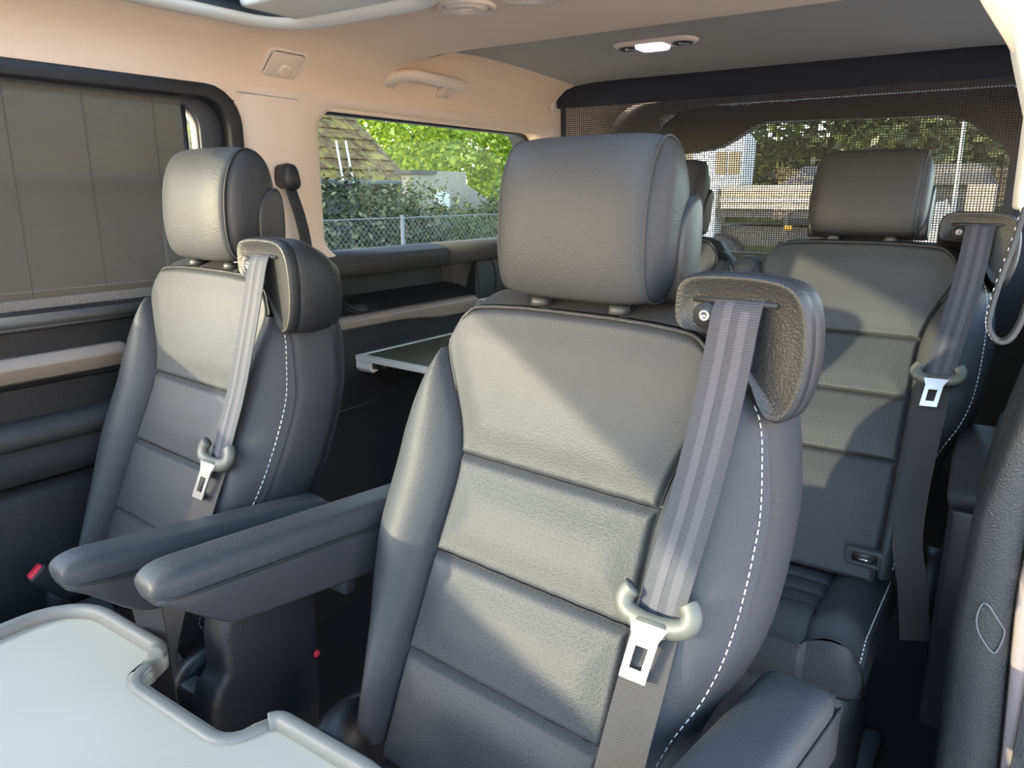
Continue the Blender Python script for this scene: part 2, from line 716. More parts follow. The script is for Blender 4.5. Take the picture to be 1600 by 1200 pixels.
        P('lap_webbing', ribbon(low, [(1, .28, .12)]*len(low), .049), WEB2, web, smooth=False)
        # tongue: bow shaped housing with a slotted steel plate
        c = Vector((.1985, -.078, -.068))
        ex = Vector((1, .02, .03)).normalized()
        ez = Vector((-.10, .40, 1))
        ez = (ez-ex*ez.dot(ex)).normalized()
        ey = ez.cross(ex)

        def L(a, b, h=0):
            return c+ex*a+ez*b+ey*h
        bow = [L(-.031, .016), L(-.0375, .006), L(-.035, -.006), L(-.02, -.0125), L(0, -.0145), (L(.02, -.0125)), L(.035, -.006), L(.0375, .006), L(.031, .016)]
        P('tongue_housing', tube(curve_pts(bow, 32), 1, 10, flat=(.0080, .0110, tuple(ey))), TONGUE, web)
        P('tongue_bridge', loft([[L(a, b-.017, h) for a, b in rrect(.017, .008, .004, 3)] for h in (-.0085, .003)]), TONGUE, web)
        out = [(-.021, .014), (.021, .014), (.015, 0), (.0145, -.044), (-.0145, -.044), (-.015, 0)]
        inn = [(-.0075, -.009), (.0075, -.009), (.0075, -.014), (.0072, -.033), (-.0072, -.033), (-.0075, -.014)]
        def pl(pts, h):
            return [L(a-.003+.12*b, b-.028, h) for a, b in pts]
        v = pl(out, -.0062)+pl(out, -.0086)+pl(inn, -.0086)+pl(inn, -.0062)
        n = 6
        f = []
        for i in range(n):
            j = (i+1) % n
            for k in range(4):
                k2 = (k+1) % 4
                f.append((k*n+i, k*n+j, k2*n+j, k2*n+i))
        P('tongue_plate', (v, f), CHROME, web, smooth=False)
    if not full:
        return root
    # ---- cushion (not tilted)
    zc = cush_z
    y0, y1 = cush_y

    def R(nm, vf, mat, par=None, **kw):
        return obj(nm, vf, mat, par or root, **kw)
    iw = hw-.095
    nseg = 4
    for k in range(nseg):
        ya = y0+.10+(y1-y0-.10)*k/nseg
        yb = y0+.10+(y1-y0-.10)*(k+1)/nseg

        def cp(s, t, ya=ya, yb=yb):
            a = 2*s-1
            y = ya+(yb-ya)*t
            d = min((1-abs(a))*iw, y-ya, yb-y)
            return (a*iw, y, zc-.012*(y-y0)/(y1-y0)+.004*sm(d/.03)-groove(d, .007, .005))
        R('cushion_panel', grid(cp, 30, 16), LEA_P)
    for sd in (-1, 1):
        def cb(s, t, sd=sd):
            y = y0+.012+(y1-y0-.012)*t
            th = s
            u = iw+(hw-iw)*th
            zz = zc+.024*sin(pi*min(1, th*1.05))*(.55+.45*sin(pi*min(1, t+.25)))-.008*(y-y0)/(y1-y0)
            zz -= groove(th*(hw-iw), .006, .005)+.05*max(0, th-.82)/.18*.35
            zz -= .028*(1-sm(t/.16))
            return (sd*u, y, zz)
        R('cushion_bolster', grid(cb, 16, 40), LEA)

        def cs(s, t, sd=sd):
            y = y0+.012+(y1-y0-.012)*t
            x, yy, zz = cb(1, t)
            return (sd*(hw+.006*sin(pi*s)), y, zz-.002-(zz-.002-(zc-.105))*s)
        R('cushion_side', grid(cs, 10, 36), LEA_S)
        ds = []
        for k in range(46):
            t = .02+k*.0205
            a, b = cb(.94, t), cb(.94, t+.012)
            ds.append(tube([(a[0], a[1], a[2]+.0008), (b[0], b[1], b[2]+.0008)], .0011, 5))
        R('cushion_stitching', merge(*ds), THREAD, kind='stuff', label='white contrast stitching')

    def ctop(s, t):
        a = 2*s-1
        y = y0+.10*t
        d = min((1-abs(a))*iw, y0+.1-y)
        return (a*iw, y, zc-.03*(1-sm(t/.8))+.002-groove(d, .007, .005))
    R('cushion_front_roll', grid(ctop, 30, 12), LEA)

    def cfr(s, t):
        a = 2*s-1
        au = abs(a)*hw
        zt = (ctop(.5, 0)[2] if au < iw else zc-.026+.024*sin(pi*min(1, (au-iw)/(hw-iw)*1.05))*.6-.0175*max(0, (au-iw)/(hw-iw)-.82)/.18)-.001
        return (a*hw, y0+.004+(.009 if au > iw else 0)-.008*sin(pi*t)+.022*abs(a)**10, zt-(zt-(zc-.11))*t)
    R('cushion_front', grid(cfr, 80, 10), LEA_S)
    R('cushion_pan', box(-hw+.012, hw-.012, y0+.03, y1+.02, zc-.13, zc-.03), PLD, bevel=.012)
    R('seat_base', loft([[(px, (y0+y1)/2+.02+py, z) for px, py in rrect(hw*k, (y1-y0)/2*kk, .04, 4)] for z, k, kk in ((zc-.125, .97, .9), (zc-.2, .93, .84), (.06, .9, .8), (.02, .95, .85))]), PLA)
    for u in (-.17, .17):
        R('floor_rail', box(u-.02, u+.02, y0-.05, y1+.15, .0, .03), PLD, bevel=.004)
    # recliner covers and release handles
    for sd in (-1, 1):
        R('recliner_cover', lathe([(.02, -.004), (.062, 0), (.075, .012), (.075, .03)], 28, 'x', (0, 0, 0)) if False else xf(lathe([(.03, .0), (.066, .004), (.075, .014), (.075, .034)], 28, 'x'), Matrix.Translation((sd*.232, y1+.01, zc-.02)) @ Matrix.Rotation(pi if sd < 0 else 0, 4, 'Z') @ Matrix.Scale(-1, 4, (1, 0, 0)) @ Matrix.Translation((-.03, 0, 0))), PLD)
    # buckles
    for sd in (-1,):
        M = Matrix.Translation((sd*(hw+.002), y1-.07, zc+.052)) @ Matrix.Rotation(.7, 4, 'X')
        bk = R('buckle', xf(loft([[(px, py, z) for px, py in rrect(.011*k, .019*k, .006, 3)] for z, k in ((-.10, .7), (-.04, .9), (.0, 1), (.028, 1), (.032, .92))]), M), PLD)
        R('buckle_button', xf(loft([[(px, py, z) for px, py in rrect(.0085*k, .0145*k, .004, 3)] for z, k in ((.026, 1), (.034, 1), (.0365, .85))]), M), RED, bk)
    # armrests
    for arm in (armL, armR):
        if not arm:
            continue
        u, ya, yb, za, zb = arm[:5]
        kw_ = arm[5] if len(arm) > 5 else 1   # centre offset, front y, rear y, top z at front, top z at rear
        lo = []
        nl = 26
        for k in range(nl+1):
            t = (k/nl)**1.8
            y = ya+(yb-ya)*t
            zt = za+(zb-za)*t
            rise = sqrt(max(0, 1-(1-min(1, t/.10))**2))
            e = sqrt(max(0.0004, 1-max(0, (t-.93)/.07)**2))
            hw_ = .034*(.55+.45*rise)*(.8+.2*e)
            h = .0215*(.25+.75*rise)
            lo.append([(u+kw_*px*hw_/.034, y, zt-.002-.0215+(pz*(h/.0215) if pz < 0 else pz*(.2+.8*rise)*e)) for px, pz in rrect(.034, .0215, .018, 5)])
        ar = R('armrest', loft(lo), LEA)
        ul = []
        for k in range(nl+1):
            t = (k/nl)**1.8
            y = ya+.004+(yb-ya-.010)*t
            zt = za+(zb-za)*t-.033
            bot = -.058*sm((t+.03)/.27)-.006-.012*sm(t/.9)
            hw_ = .0345*(.55+.45*sqrt(max(0, 1-(1-min(1, t/.12))**2)))
            h = -bot/2
            ul.append([(u+kw_*px*hw_/.0345, y, zt+bot/2+pz*h/.05) for px, pz in rrect(.0345, .05, .014, 4)])
        R('armrest_underside', loft(ul), LEA_S, ar)
        R('armrest_seam', tube([(u+kw_*sx*(.0342*(.55+.45*sqrt(max(0, 1-(1-min(1, t/.12))**2)))), ya+.004+(yb-ya-.01)*t, za+(zb-za)*t-.0345) for sx, ts in ((-1, [k/30 for k in range(30, -1, -1)]), (1, [k/30 for k in range(31)])) for t in ts], .0022, 6), SEAM, ar)
        R('armrest_pivot', lathe([(.03, -.02), (.034, -.015), (.034, .015), (.03, .02)], 20, 'x', (u*.93, yb-.03, zb-.055)), PLD, ar)
    return root


def webbing(name, c1, c2):
    m, nt, b = _mat(name)
    tc = N(nt, 'ShaderNodeTexCoord')
    b.inputs['Roughness'].default_value = .5
    b.inputs['Specular IOR Level'].default_value = .15
    wv = N(nt, 'ShaderNodeTexWave', i_Scale=130., i_Distortion=.3)
    wv.bands_direction = 'Z'
    nt.links.new(tc.outputs['Object'], wv.inputs['Vector'])
    mx = N(nt, 'ShaderNodeMix', data_type='RGBA')
    mx.inputs['A'].default_value = (*c1, 1)
    mx.inputs['B'].default_value = (*c2, 1)
    nt.links.new(wv.outputs['Fac'], mx.inputs['Factor'])
    nt.links.new(mx.outputs['Result'], b.inputs['Base Color'])
    bp = N(nt, 'ShaderNodeBump', i_Strength=.3, i_Distance=.0006)
    nt.links.new(wv.outputs['Fac'], bp.inputs['Height'])
    nt.links.new(bp.outputs[0], b.inputs['Normal'])
    return m


WEB = webbing('grey_belt_webbing', (.028, .0295, .038), (.050, .052, .064))
WEBS = webbing('belt_stripe_weave', (.050, .049, .060), (.076, .075, .09))
WEB2 = webbing('dark_belt_webbing', (.03, .029, .03), (.05, .047, .047))

# =================================================================== SHELL
XL = -1.55       # left inner wall
XR = .06         # right inner wall (rear quarter)


def zc_(y):      # ceiling height along the car
    return spl(y, [-1.4, 1.2, 1.33, 1.45, 1.60, 1.68, 1.76, 2.0, 2.42, 2.62, 3.0], [1.60, 1.60, 1.596, 1.588, 1.590, 1.614, 1.636, 1.642, 1.624, 1.614, 1.604])


PL = [(-1.552, 1.405), (-1.548, 1.432), (-1.538, 1.462), (-1.522, 1.489), (-1.498, 1.513), (-1.465, 1.533), (-1.42, 1.547), (-1.35, 1.553), (-1.25, 1.555)]
ZF = 1.555
XM = -.75        # mid line of the car


def ceil_pt(s, y):
    """s 0..1 left wall to right wall"""
    n = len(PL)-1
    if s < .22:
        k = s/.22*n
        i = min(int(k), n-1)
        t = k-i
        x = PL[i][0]+(PL[i+1][0]-PL[i][0])*t
        z = PL[i][1]+(PL[i+1][1]-PL[i][1])*t
    elif s > .78:
        x, y_, z = ceil_pt(1-s, 1.0)
        x = 2*XM-x
        z = z
        dz = zc_(y)-1.6
        return (x, y, z+dz*sm((z-1.405)/.15))
    else:
        x = PL[-1][0]+(s-.22)/.56*(2*XM-2*PL[-1][0])
        z = ZF
    dz = zc_(y)-1.6
    return (x, y, z+dz*sm((z-1.405)/.15))


SR_X0, SR_X1, SR_Y0, SR_Y1 = -1.40, -.95, -.75, 1.165     # left roof pane
SR2_X0, SR2_X1 = -.57, -.12                               # right roof pane
YC0, YC1 = -1.4, 2.95
NU, NV = 110, 174


def hole(s, t):
    x, y, z = ceil_pt(s, YC0+(YC1-YC0)*t)
    return (SR_Y0 < y < SR_Y1) and (SR_X0 < x < SR_X1 or SR2_X0 < x < SR2_X1)


def is_open_door(s, t):
    x, y, z = ceil_pt(s, YC0+(YC1-YC0)*t)
    return hole(s, t)


ceiling = struct(obj('ceiling', grid(lambda s, t: ceil_pt(s, YC0+(YC1-YC0)*t), NU, NV, is_open_door), HEAD))
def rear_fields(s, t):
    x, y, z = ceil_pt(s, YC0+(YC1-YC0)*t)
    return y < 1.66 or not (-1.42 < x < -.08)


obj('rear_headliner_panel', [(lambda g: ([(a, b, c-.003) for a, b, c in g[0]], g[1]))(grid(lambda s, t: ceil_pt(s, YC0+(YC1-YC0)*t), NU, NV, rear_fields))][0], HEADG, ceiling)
# outer roof skin keeps daylight out
roof_skin = []
for a, b, c, d in ((-1.66, .16, SR_Y1+.02, 3.2), (-1.66, .16, -2.2, SR_Y0-.02), (-1.66, SR_X0-.02, SR_Y0-.02, SR_Y1+.02), (SR_X1+.02, SR2_X0-.02, SR_Y0-.02, SR_Y1+.02), (SR2_X1+.02, .16, SR_Y0-.02, SR_Y1+.02)):
    roof_skin.append(box(a, b, c, d, 1.64, 1.66))
BODY = plain('dark_body_paint', (.02, .02, .022), .3)
obj('roof_skin', merge(*roof_skin), BODY, ceiling, smooth=False)
# sunroof frames: cream trim rings, glass panes, one half drawn blind
for x0, x1 in ((SR_X0, SR_X1), (SR2_X0, SR2_X1)):
    cx, cy_ = (x0+x1)/2, (SR_Y0+SR_Y1)/2
    hw, hh = (x1-x0)/2, (SR_Y1-SR_Y0)/2
    loops = []
    for g, z in ((.040, 1.5535), (.036, 1.544), (.022, 1.536), (.004, 1.536), (-.010, 1.545), (-.014, 1.558), (-.014, 1.63)):
        loops.append([(cx+px, cy_+py, z) for px, py in rrect(hw+g, hh+g, .10+g, 8)])
    obj('sunroof_trim', loft(loops, True, False), CREAM, ceiling)
    obj('sunroof_seal', loft([[(cx+px, cy_+py, z) for px, py in rrect(hw-.016-g, hh-.016-g, .08, 8)] for g, z in ((0, 1.553), (.0, 1.60), (.022, 1.585), (.022, 1.63))], True, False), RUB, ceiling)
    obj('sunroof_glass', ([(x0-.005, SR_Y0, 1.628), (x1+.005, SR_Y0, 1.628), (x1+.005, SR_Y1, 1.628), (x0-.005, SR_Y1, 1.628)], [(0, 1, 2, 3)]), glass('roof_glass', (.50, .56, .55), .05), ceiling)
# rolled roof blind at the rear of the left pane
bl = loft([[(x, SR_Y1-.085+py, 1.560+pz) for py, pz in rrect(.072, .011, .010, 4)] for x in (SR_X0+.065, SR_X0+.08, SR_X1-.02, SR_X1-.012)])
obj('roof_blind', bl, CREAM, ceiling)
obj('roof_blind_handle', box(SR_X0+.12, SR_X1-.1, SR_Y1-.165, SR_Y1-.155, 1.553, 1.561), CHROME, ceiling, bevel=.002)

# floor
struct(obj('floor', box(-1.66, .14, -1.6, 3.1, -.04, 0), FLOOR, smooth=False))

# ------------------------------------------------ left sliding door
YD = 1.145       # rear end of the door opening
door = struct(obj('door_1', merge(box(XL-.06, XL, .53, YD, 0, .965), box(XL-.06, XL, -1.58, .53, 0, .86)), PLA, smooth=False, bevel=.006))
# header above the window
obj('door_header', box(XL-.09, XL-.004, -1.6, YD+.05, 1.415, 1.64), BODY, door, smooth=False)


def ryz(y0, y1, z0, z1, r, n=6):
    return [((y0+y1)/2+a, (z0+z1)/2+b) for a, b in rrect((y1-y0)/2, (z1-z0)/2, r, n)]


def top_w(y):
    return ip(y, [-1.6, -.8, -.2, .1], [-.22, -.085, -.02, 0])  # front window top lowered out of view to shape the sun patches


def wloop(y0, y1, z0, z1, r):
    base = ryz(y0, y1, z0, z1, r)
    out = []
    for i_ in range(len(base)):
        a, b = base[i_], base[(i_+1) % len(base)]
        n_ = 24 if abs(a[0]-b[0]) > 1 else 1
        for k_ in range(n_):
            y, z = a[0]+(b[0]-a[0])*k_/n_, a[1]+(b[1]-a[1])*k_/n_
            if z < 1.1:
                z -= .095*sm((.53-y)/.10)  # sill dips out of view so the sun reaches lower on the seats
            elif z > 1.3:
                z += top_w(y)
            out.append((y, z))
    return out


obj('door_header', prism([(.1, 1.425)]+[(y, 1.420+top_w(y)) for y in (-.2, -.5, -.8, -1.2, -1.55)]+[(-1.6, 1.20), (-1.6, 1.5), (.1, 1.5)], 'x', XL-.06, XL-.01), BODY, door, smooth=False)  # unseen front wedge, added to lower the window top and trim the sun patches
obj('window_seal', ring(wloop(-1.52, YD, .955, 1.432, .085), wloop(-1.50, YD-.034, .985, 1.402, .065), 'x', XL-.05, XL+.010), RUB, door, bevel=.004)
obj('window_frame', ring(wloop(-1.50, YD-.032, .983, 1.404, .066), wloop(-1.48, YD-.09, 1.012, 1.388, .05), 'x', XL-.052, XL-.022), PLG, door, bevel=.005)
obj('window_inner_bead', ring(wloop(-1.48, YD-.09, 1.012, 1.388, .05), wloop(-1.475, YD-.095, 1.016, 1.384, .047), 'x', XL-.05, XL-.03), SILV, door)
w1 = struct(obj('window_1', ([(XL-.045, -1.52, .87), (XL-.045, YD-.05, .87), (XL-.045, YD-.05, 1.41), (XL-.045, -1.52, 1.41)], [(0, 1, 2, 3)]), glass('door_glass', (.93, .95, .90), .04)))
obj('sill_ledge', loft([[(XL-.05+a, y, .953+b) for a, b in ((0, .0), (.058, .0), (.066, .012), (.06, .026), (.03, .034), (0, .034))] for y in (.535, YD-.004)]), PLG, door)
obj('sill_lip', loft([[(XL+.005+.006*cos(k*pi/5), y, .953+.006*sin(k*pi/5)) for k in range(10)] for y in (.535, YD-.02)]), RUB, door)
# silver trim bar with a rounded rear end
lp = []
for k in range(24):
    y = -1.3+(2.098)*min(1, k/20)
    e = 1 if k <= 20 else sqrt(max(.02, 1-((k-20)/3.2)**2))
    yy = y+(max(0, k-20))*.006
    lp.append([(XL-.004+a*e, yy, .877+b*(.35+.65*e)) for a, b in ((0, .026), (.016, .026), (.026, .016), (.030, .006), (.012, -.022), (.0, -.026))])
obj('trim_bar', loft(lp), SILV, door, bevel=.002)
obj('trim_groove', box(XL-.002, XL+.006, -1.3, YD-.03, .842, .850), RUB, door)
# lower card: armrest like bulge with two rolls
def card(prof_, name, mat, y0=-1.3, y1=.92):
    obj(name, loft([[(XL-.01+a*e, y, z) for a, z in prof_] for y, e in ((y0, 1), (y1-.05, 1), (y1, .7))]), mat, door)


card([(0, .785), (.035, .778), (.055, .768), (.06, .755), (.058, .742), (.045, .735), (0, .735)], 'card_ledge', PLG)
card([(0, .735), (.048, .733), (.056, .70), (.052, .672), (.03, .662), (0, .66)], 'card_pocket', LEA_S)
card([(0, .658), (.035, .656), (.05, .63), (.05, .30), (.03, .12), (0, .1)], 'card_lower', PLA)

# side window blind: woven screen with a hem and a pull tab
BLM = mesh_fabric('screen_weave', (.10, .088, .070), ('Y', 'Z'), (.0021, .0021), (.78, .78))
yb0, yb1 = .40, 1.012
CREASE = plain('screen_crease_shade', (.075, .067, .055), .8)
blind = thing('window_blind', 'brown woven screen blind drawn up over the side door window', 'blind', (XL-.018, .8, .985))
obj('screen', ([(XL-.018, yb0+.175, .99), (XL-.018, yb1, .99), (XL-.020, yb1, 1.394), (XL-.020, yb0+.175, 1.394)], [(0, 1, 2, 3)]), BLM, blind, world=True)
HEM = plain('blind_hem_weave', (.20, .19, .175), .8, bump=('voronoi', 420, 1., .002))
obj('hem', box(XL-.021, XL-.014, yb0+.175, yb1, .985, 1.004), HEM, blind, world=True, smooth=False)
for yy in (.66, .80, .945):
    obj('screen_crease', box(XL-.0175, XL-.0165, yy, yy+.0011, 1.004, 1.39), CREASE, blind, world=True, smooth=False)
obj('blind_side_edge', box(XL-.022, XL-.014, yb1-.001, yb1+.006, .99, 1.385), PLD, blind, world=True)

# ------------------------------------------------ left rear quarter
wl = struct(obj('wall_left', merge(
    box(XL-.10, XL-.0, YD, 3.05, 0, .845),                    # lower panel
    box(XL-.10, XL-.0, 2.03, 3.05, .845, 1.015),              # behind the tray
    box(XL-.10, XL-.085, YD, 2.04, .845, 1.015),              # back of the tray recess
    box(XL-.10, XL-.004, YD, 3.05, 1.005, 1.03)), PLA, smooth=False, bevel=.006))
obj('outer_skin', box(XL-.16, XL-.10, -1.4, 3.1, -.2, 1.0), BODY, wl, smooth=False)
# sloping sill top of the rear quarter
for y0_, y1_ in ((YD+.005, 1.86), (1.866, 2.6)):
    obj('sill_panel', loft([[(XL-.09+a, y, z) for a, z in ((.02, 1.046), (.06, 1.044), (.100, 1.034), (.116, 1.014), (.112, .985), (.09, .978), (.02, .98))] for y in (y0_, y1_)]), PLS, wl)
# tray: floor, curved rear end, lip
def tray_end(s, t):
    a = s*pi/2
    z = .868+t*.115
    r = .075*(1-.2*t)
    return (XL-.086+.088*(1-cos(a)) , 1.93+.10*sin(a)+.02*(1-t), z)


obj('tray_end', grid(tray_end, 12, 8), PLG, wl)
SLT = math.atan2(.046, .081)
obj('tray_floor', loft([[(XL-.004, y, .866), (XL-.086, y, .913), (XL-.086, y, .850), (XL-.004, y, .850)] for y in (YD+.005, 2.02)]), PLD, wl, smooth=False)
MC = Matrix.Translation((XL-.045, 1.515, .8905)) @ Matrix.Rotation(SLT, 4, 'Y')
obj('cup_holder', xf(lathe([(.028, .004), (.034, .005), (.036, .002), (.036, -.002)], 28), MC), PLG, wl)
obj('cup_cavity', xf(lathe([(.028, .0035), (.028, .0045)], 28), MC), RUB, wl)
obj('cup_holder_rim', xf(loft([[(a*k, b*k+.012, h) for a, b in rrect(.040, .060, .034, 6)] for h, k in ((-.002, 1.0), (.002, 1), (.003, .95))]), MC), PLA, wl)
# silver strip of the tray front
lp = []
for k in range(31):
    y = YD+.005+(2.005-YD)*k/30
    dp = .030+.018*sm((y-1.62)/.25)
    lp.append([(XL-.012+a, y, z) for a, z in ((0, .869), (.022, .868), (.032, .858), (.028, .868-dp), (.014, .866-dp-.004), (0, .866-dp))])
obj('trim_bar', loft(lp), SILV, wl, bevel=.002)
obj('panel_seam', tube(curve_pts([(XL+.0015, 2.09, 1.01), (XL+.0015, 2.13, .96), (XL+.0015, 2.145, .90), (XL+.0015, 2.14, .80)], 24), .0022, 6), PLG, wl)
obj('lower_panel_crease', tube([(XL+.001, 1.2, .60), (XL+.001, 2.4, .64)], .003, 6), RUB, wl)

# C pillar and quarter window frame (beige)
YW0, YW1, ZW0, ZW1 = 1.385, 2.45, 1.030, 1.410
outer = [(YD-.02, 1.0), (2.95, 1.0), (2.95, 1.44), (YD-.02, 1.44)]
inner_l = ryz(YW0, YW1, ZW0, ZW1, .065, 6)


def sq_loop(loop, y0, y1, z0, z1):
    """project a loop radially on a rectangle, for a frame of equal counts"""
    cy2, cz2 = (y0+y1)/2, (z0+z1)/2
    out = []
    for y, z in loop:
        dy, dz = (y-cy2), (z-cz2)
        k = min((y1-cy2)/abs(dy) if dy else 9e9, (z1-cz2)/abs(dz) if dz else 9e9)
        out.append((cy2+dy*k, cz2+dz*k))
    return out


pl_out = sq_loop(inner_l, YD-.01, 2.60, 1.0, 1.452)
npt = len(inner_l)
lps = []
for q, (k, x) in enumerate(((1, XL-.004), (.82, XL+.004), (.45, XL+.008), (.12, XL+.004), (.03, XL-.004), (0, XL-.02), (0, XL-.07))):
    lps.append([(x, a[0]*k+b[0]*(1-k), a[1]*k+b[1]*(1-k)) for a, b in zip(pl_out, inner_l)])
obj('pillar_trim', loft(lps, True, False), BEIGE, wl)
obj('quarter_skin', ring(sq_loop(inner_l, YD-.03, 3.0, .98, 1.66), inner_l, 'x', XL-.14, XL-.075), BODY, wl, smooth=False)
obj('quarter_glass_seal', ring(inner_l, ryz(YW0+.008, YW1-.008, ZW0+.006, ZW1-.006, .06, 6), 'x', XL-.078, XL-.06), RUB, wl)
struct(obj('window_2', ([(XL-.07, YW0-.02, ZW0-.02), (XL-.07, YW1+.02, ZW0-.02), (XL-.07, YW1+.02, ZW1+.02), (XL-.07, YW0-.02, ZW1+.02)], [(0, 1, 2, 3)]), glass('privacy_glass', (.56, .56, .47), .03)))
obj('pillar_joint', tube([(XL+.003, YD-.005, 1.423), (XL+.006, 1.30, 1.421), (XL+.004, 1.42, 1.425)], .0018, 6), HEADG, wl)

# ------------------------------------------------ rear end
NAVYP = plain('navy_black_trim', (.016, .016, .022), .6)
YT = 2.98
win = [(-1.46, 1.0), (-1.42, .975), (-.19, .975), (-.12, .99), (-.12, 1.30), (-.14, 1.345), (-.19, 1.376), (-.25, 1.425), (-.315, 1.448), (-.42, 1.452), (-.90, 1.458), (-.96, 1.443), (-1.03, 1.40), (-1.08, 1.375), (-1.14, 1.362), (-1.42, 1.335), (-1.46, 1.31)]


def rad_rect(loop, x0, x1, z0, z1, c):
    out = []
    for x, z in loop:
        dx, dz = x-c[0], z-c[1]
        k = min(((x1-c[0]) if dx > 0 else (x0-c[0]))/dx if dx else 9e9, ((z1-c[1]) if dz > 0 else (z0-c[1]))/dz if dz else 9e9)
        out.append((c[0]+dx*k, c[1]+dz*k))
    return out


dens = []
for i in range(len(win)):
    a, b = win[i], win[(i+1) % len(win)]
    for k in range(4):
        dens.append((a[0]+(b[0]-a[0])*k/4, a[1]+(b[1]-a[1])*k/4))
# the dark tailgate trim: outline wide at the sides, slim at the top
trim_out = []
for x, z in dens:
    zo = 1.524 if z > 1.1 else .93
    xo = x
    if z > 1.2 and x < -1.0:
        a = min(1, (-1.0-x)/.42)
        xo = -1.0-.38*a
        zo = 1.524-.14*max(0, (a-.55)/.45)**2
    if x > -.2:
        xo = x+.18
    if x < -1.4 and z < 1.2:
        xo = -1.5
    trim_out.append((xo, zo))
wr_ = struct(obj('wall_rear', ring(trim_out, dens, 'y', YT, YT+.06), NAVYP, smooth=False))
obj('tailgate_lower', box(-1.62, .12, YT, YT+.08, 0, .955), PLD, wr_, smooth=False)
obj('rear_pillar', prism([(-1.62, .9), (-1.43, .9), (-1.39, 1.36), (-1.33, 1.50), (-1.1, 1.535), (.10, 1.535), (.12, 1.66), (-1.62, 1.66)], 'y', YT-.008, YT+.10), plain('brown_pillar_trim', (.17, .14, .12), .8), wr_, smooth=False)
obj('rear_pillar', prism([(-.08, .9), (.12, .9), (.12, 1.6), (-.02, 1.6)], 'y', YT+.05, YT+.10), PLD, wr_, smooth=False)
struct(obj('window_3', ([(-1.5, YT+.045, .95), (-.08, YT+.045, .95), (-.08, YT+.045, 1.50), (-1.5, YT+.045, 1.50)], [(0, 1, 2, 3)]), glass('tailgate_glass', (.52, .52, .47), .03)))

# roller net behind the third row
NET = mesh_fabric('net_weave', (.035, .034, .036), ('X', 'Z'), (.0078, .0068), (.36, .40))
net = thing('rear_blind', 'black mesh roller blind hung from the roof behind the rear seats', 'blind', (-.8, 2.47, 1.5))
YN = 2.47
NAVY = plain('navy_black_cloth', (.013, .014, .022), .75)
nx0, nx1 = -1.51, -.045
obj('net', ([(nx0+.02, YN+.04, .82), (nx1-.02, YN+.04, .82), (nx1-.03, YN, 1.50), (nx0+.02, YN, 1.50)], [(0, 1, 2, 3)]), NET, net, world=True)
obj('top_band', loft([[(nx0, YN-.012, 1.582), (nx1, YN-.012, 1.582), (nx1, YN+.012, 1.582), (nx0, YN+.012, 1.582)], [(nx0, YN-.016, 1.55), (nx1, YN-.016, 1.55), (nx1, YN+.012, 1.55), (nx0, YN+.012, 1.55)], [(nx0+.002, YN-.004, 1.495), (nx1, YN-.004, 1.495), (nx1, YN+.010, 1.495), (nx0+.002, YN+.010, 1.495)]]), NAVY, net, world=True, bevel=.004)
for sx, ex in ((nx0+.015, .018), (nx1-.03, .055)):
    obj('side_band', loft([[(sx, YN-.003, 1.50), (sx+ex, YN-.003, 1.50), (sx+ex, YN+.003, 1.50), (sx, YN+.003, 1.50)], [(sx, YN+.037, .82), (sx+ex, YN+.037, .82), (sx+ex, YN+.043, .82), (sx, YN+.043, .82)]]), NAVY, net, world=True, smooth=False)
br = loft([[(nx0-.012, YN-.01+a, 1.54+b) for a, b in rrect(.022*k, .052*k, .008, 3)] for k in (1.0, 1.05)] + [[(nx0-.002, YN-.01+a, 1.54+b) for a, b in rrect(.022, .052, .008, 3)]])
obj('end_bracket', br, BEIGE, net, world=True)
obj('bracket_hook', tube(curve_pts([(nx0-.01, YN-.01, 1.585), (nx0+.03, YN-.015, 1.597), (nx0+.09, YN-.02, 1.592), (nx0+.10, YN-.01, 1.583)], 16), .007, 8), BEIGE, net, world=True)

# ------------------------------------------------ right side
wr = struct(obj('wall_right', merge(box(XR, XR+.10, 1.02, 3.05, 0, 1.015), box(XR, XR+.10, 1.02, 3.05, 1.42, 1.64)), PLA, smooth=False))
il2 = ryz(1.30, 2.72, 1.02, 1.40, .06, 6)
obj('quarter_frame', ring(sq_loop(il2, 1.02, 3.02, 1.0, 1.45), il2, 'x', XR-.005, XR+.08), BEIGE, wr)
struct(obj('window_4', ([(XR+.05, 1.25, 1.0), (XR+.05, 2.75, 1.0), (XR+.05, 2.75, 1.42), (XR+.05, 1.25, 1.42)], [(0, 1, 2, 3)]), glass('privacy_glass_right', (.75, .77, .73), .03)))
# front shell out of view: bulkhead header and right door header, front right pillar
sh_ = struct(obj('wall_front', merge(box(-1.66, .16, -1.75, -1.6, 0, 1.0), box(-1.66, .16, -1.75, -1.6, 1.42, 1.66), box(XR, .16, -1.75, 1.02, 1.48, 1.64), box(XR, .16, -1.75, -.62, 0, .95)), BODY, smooth=False))

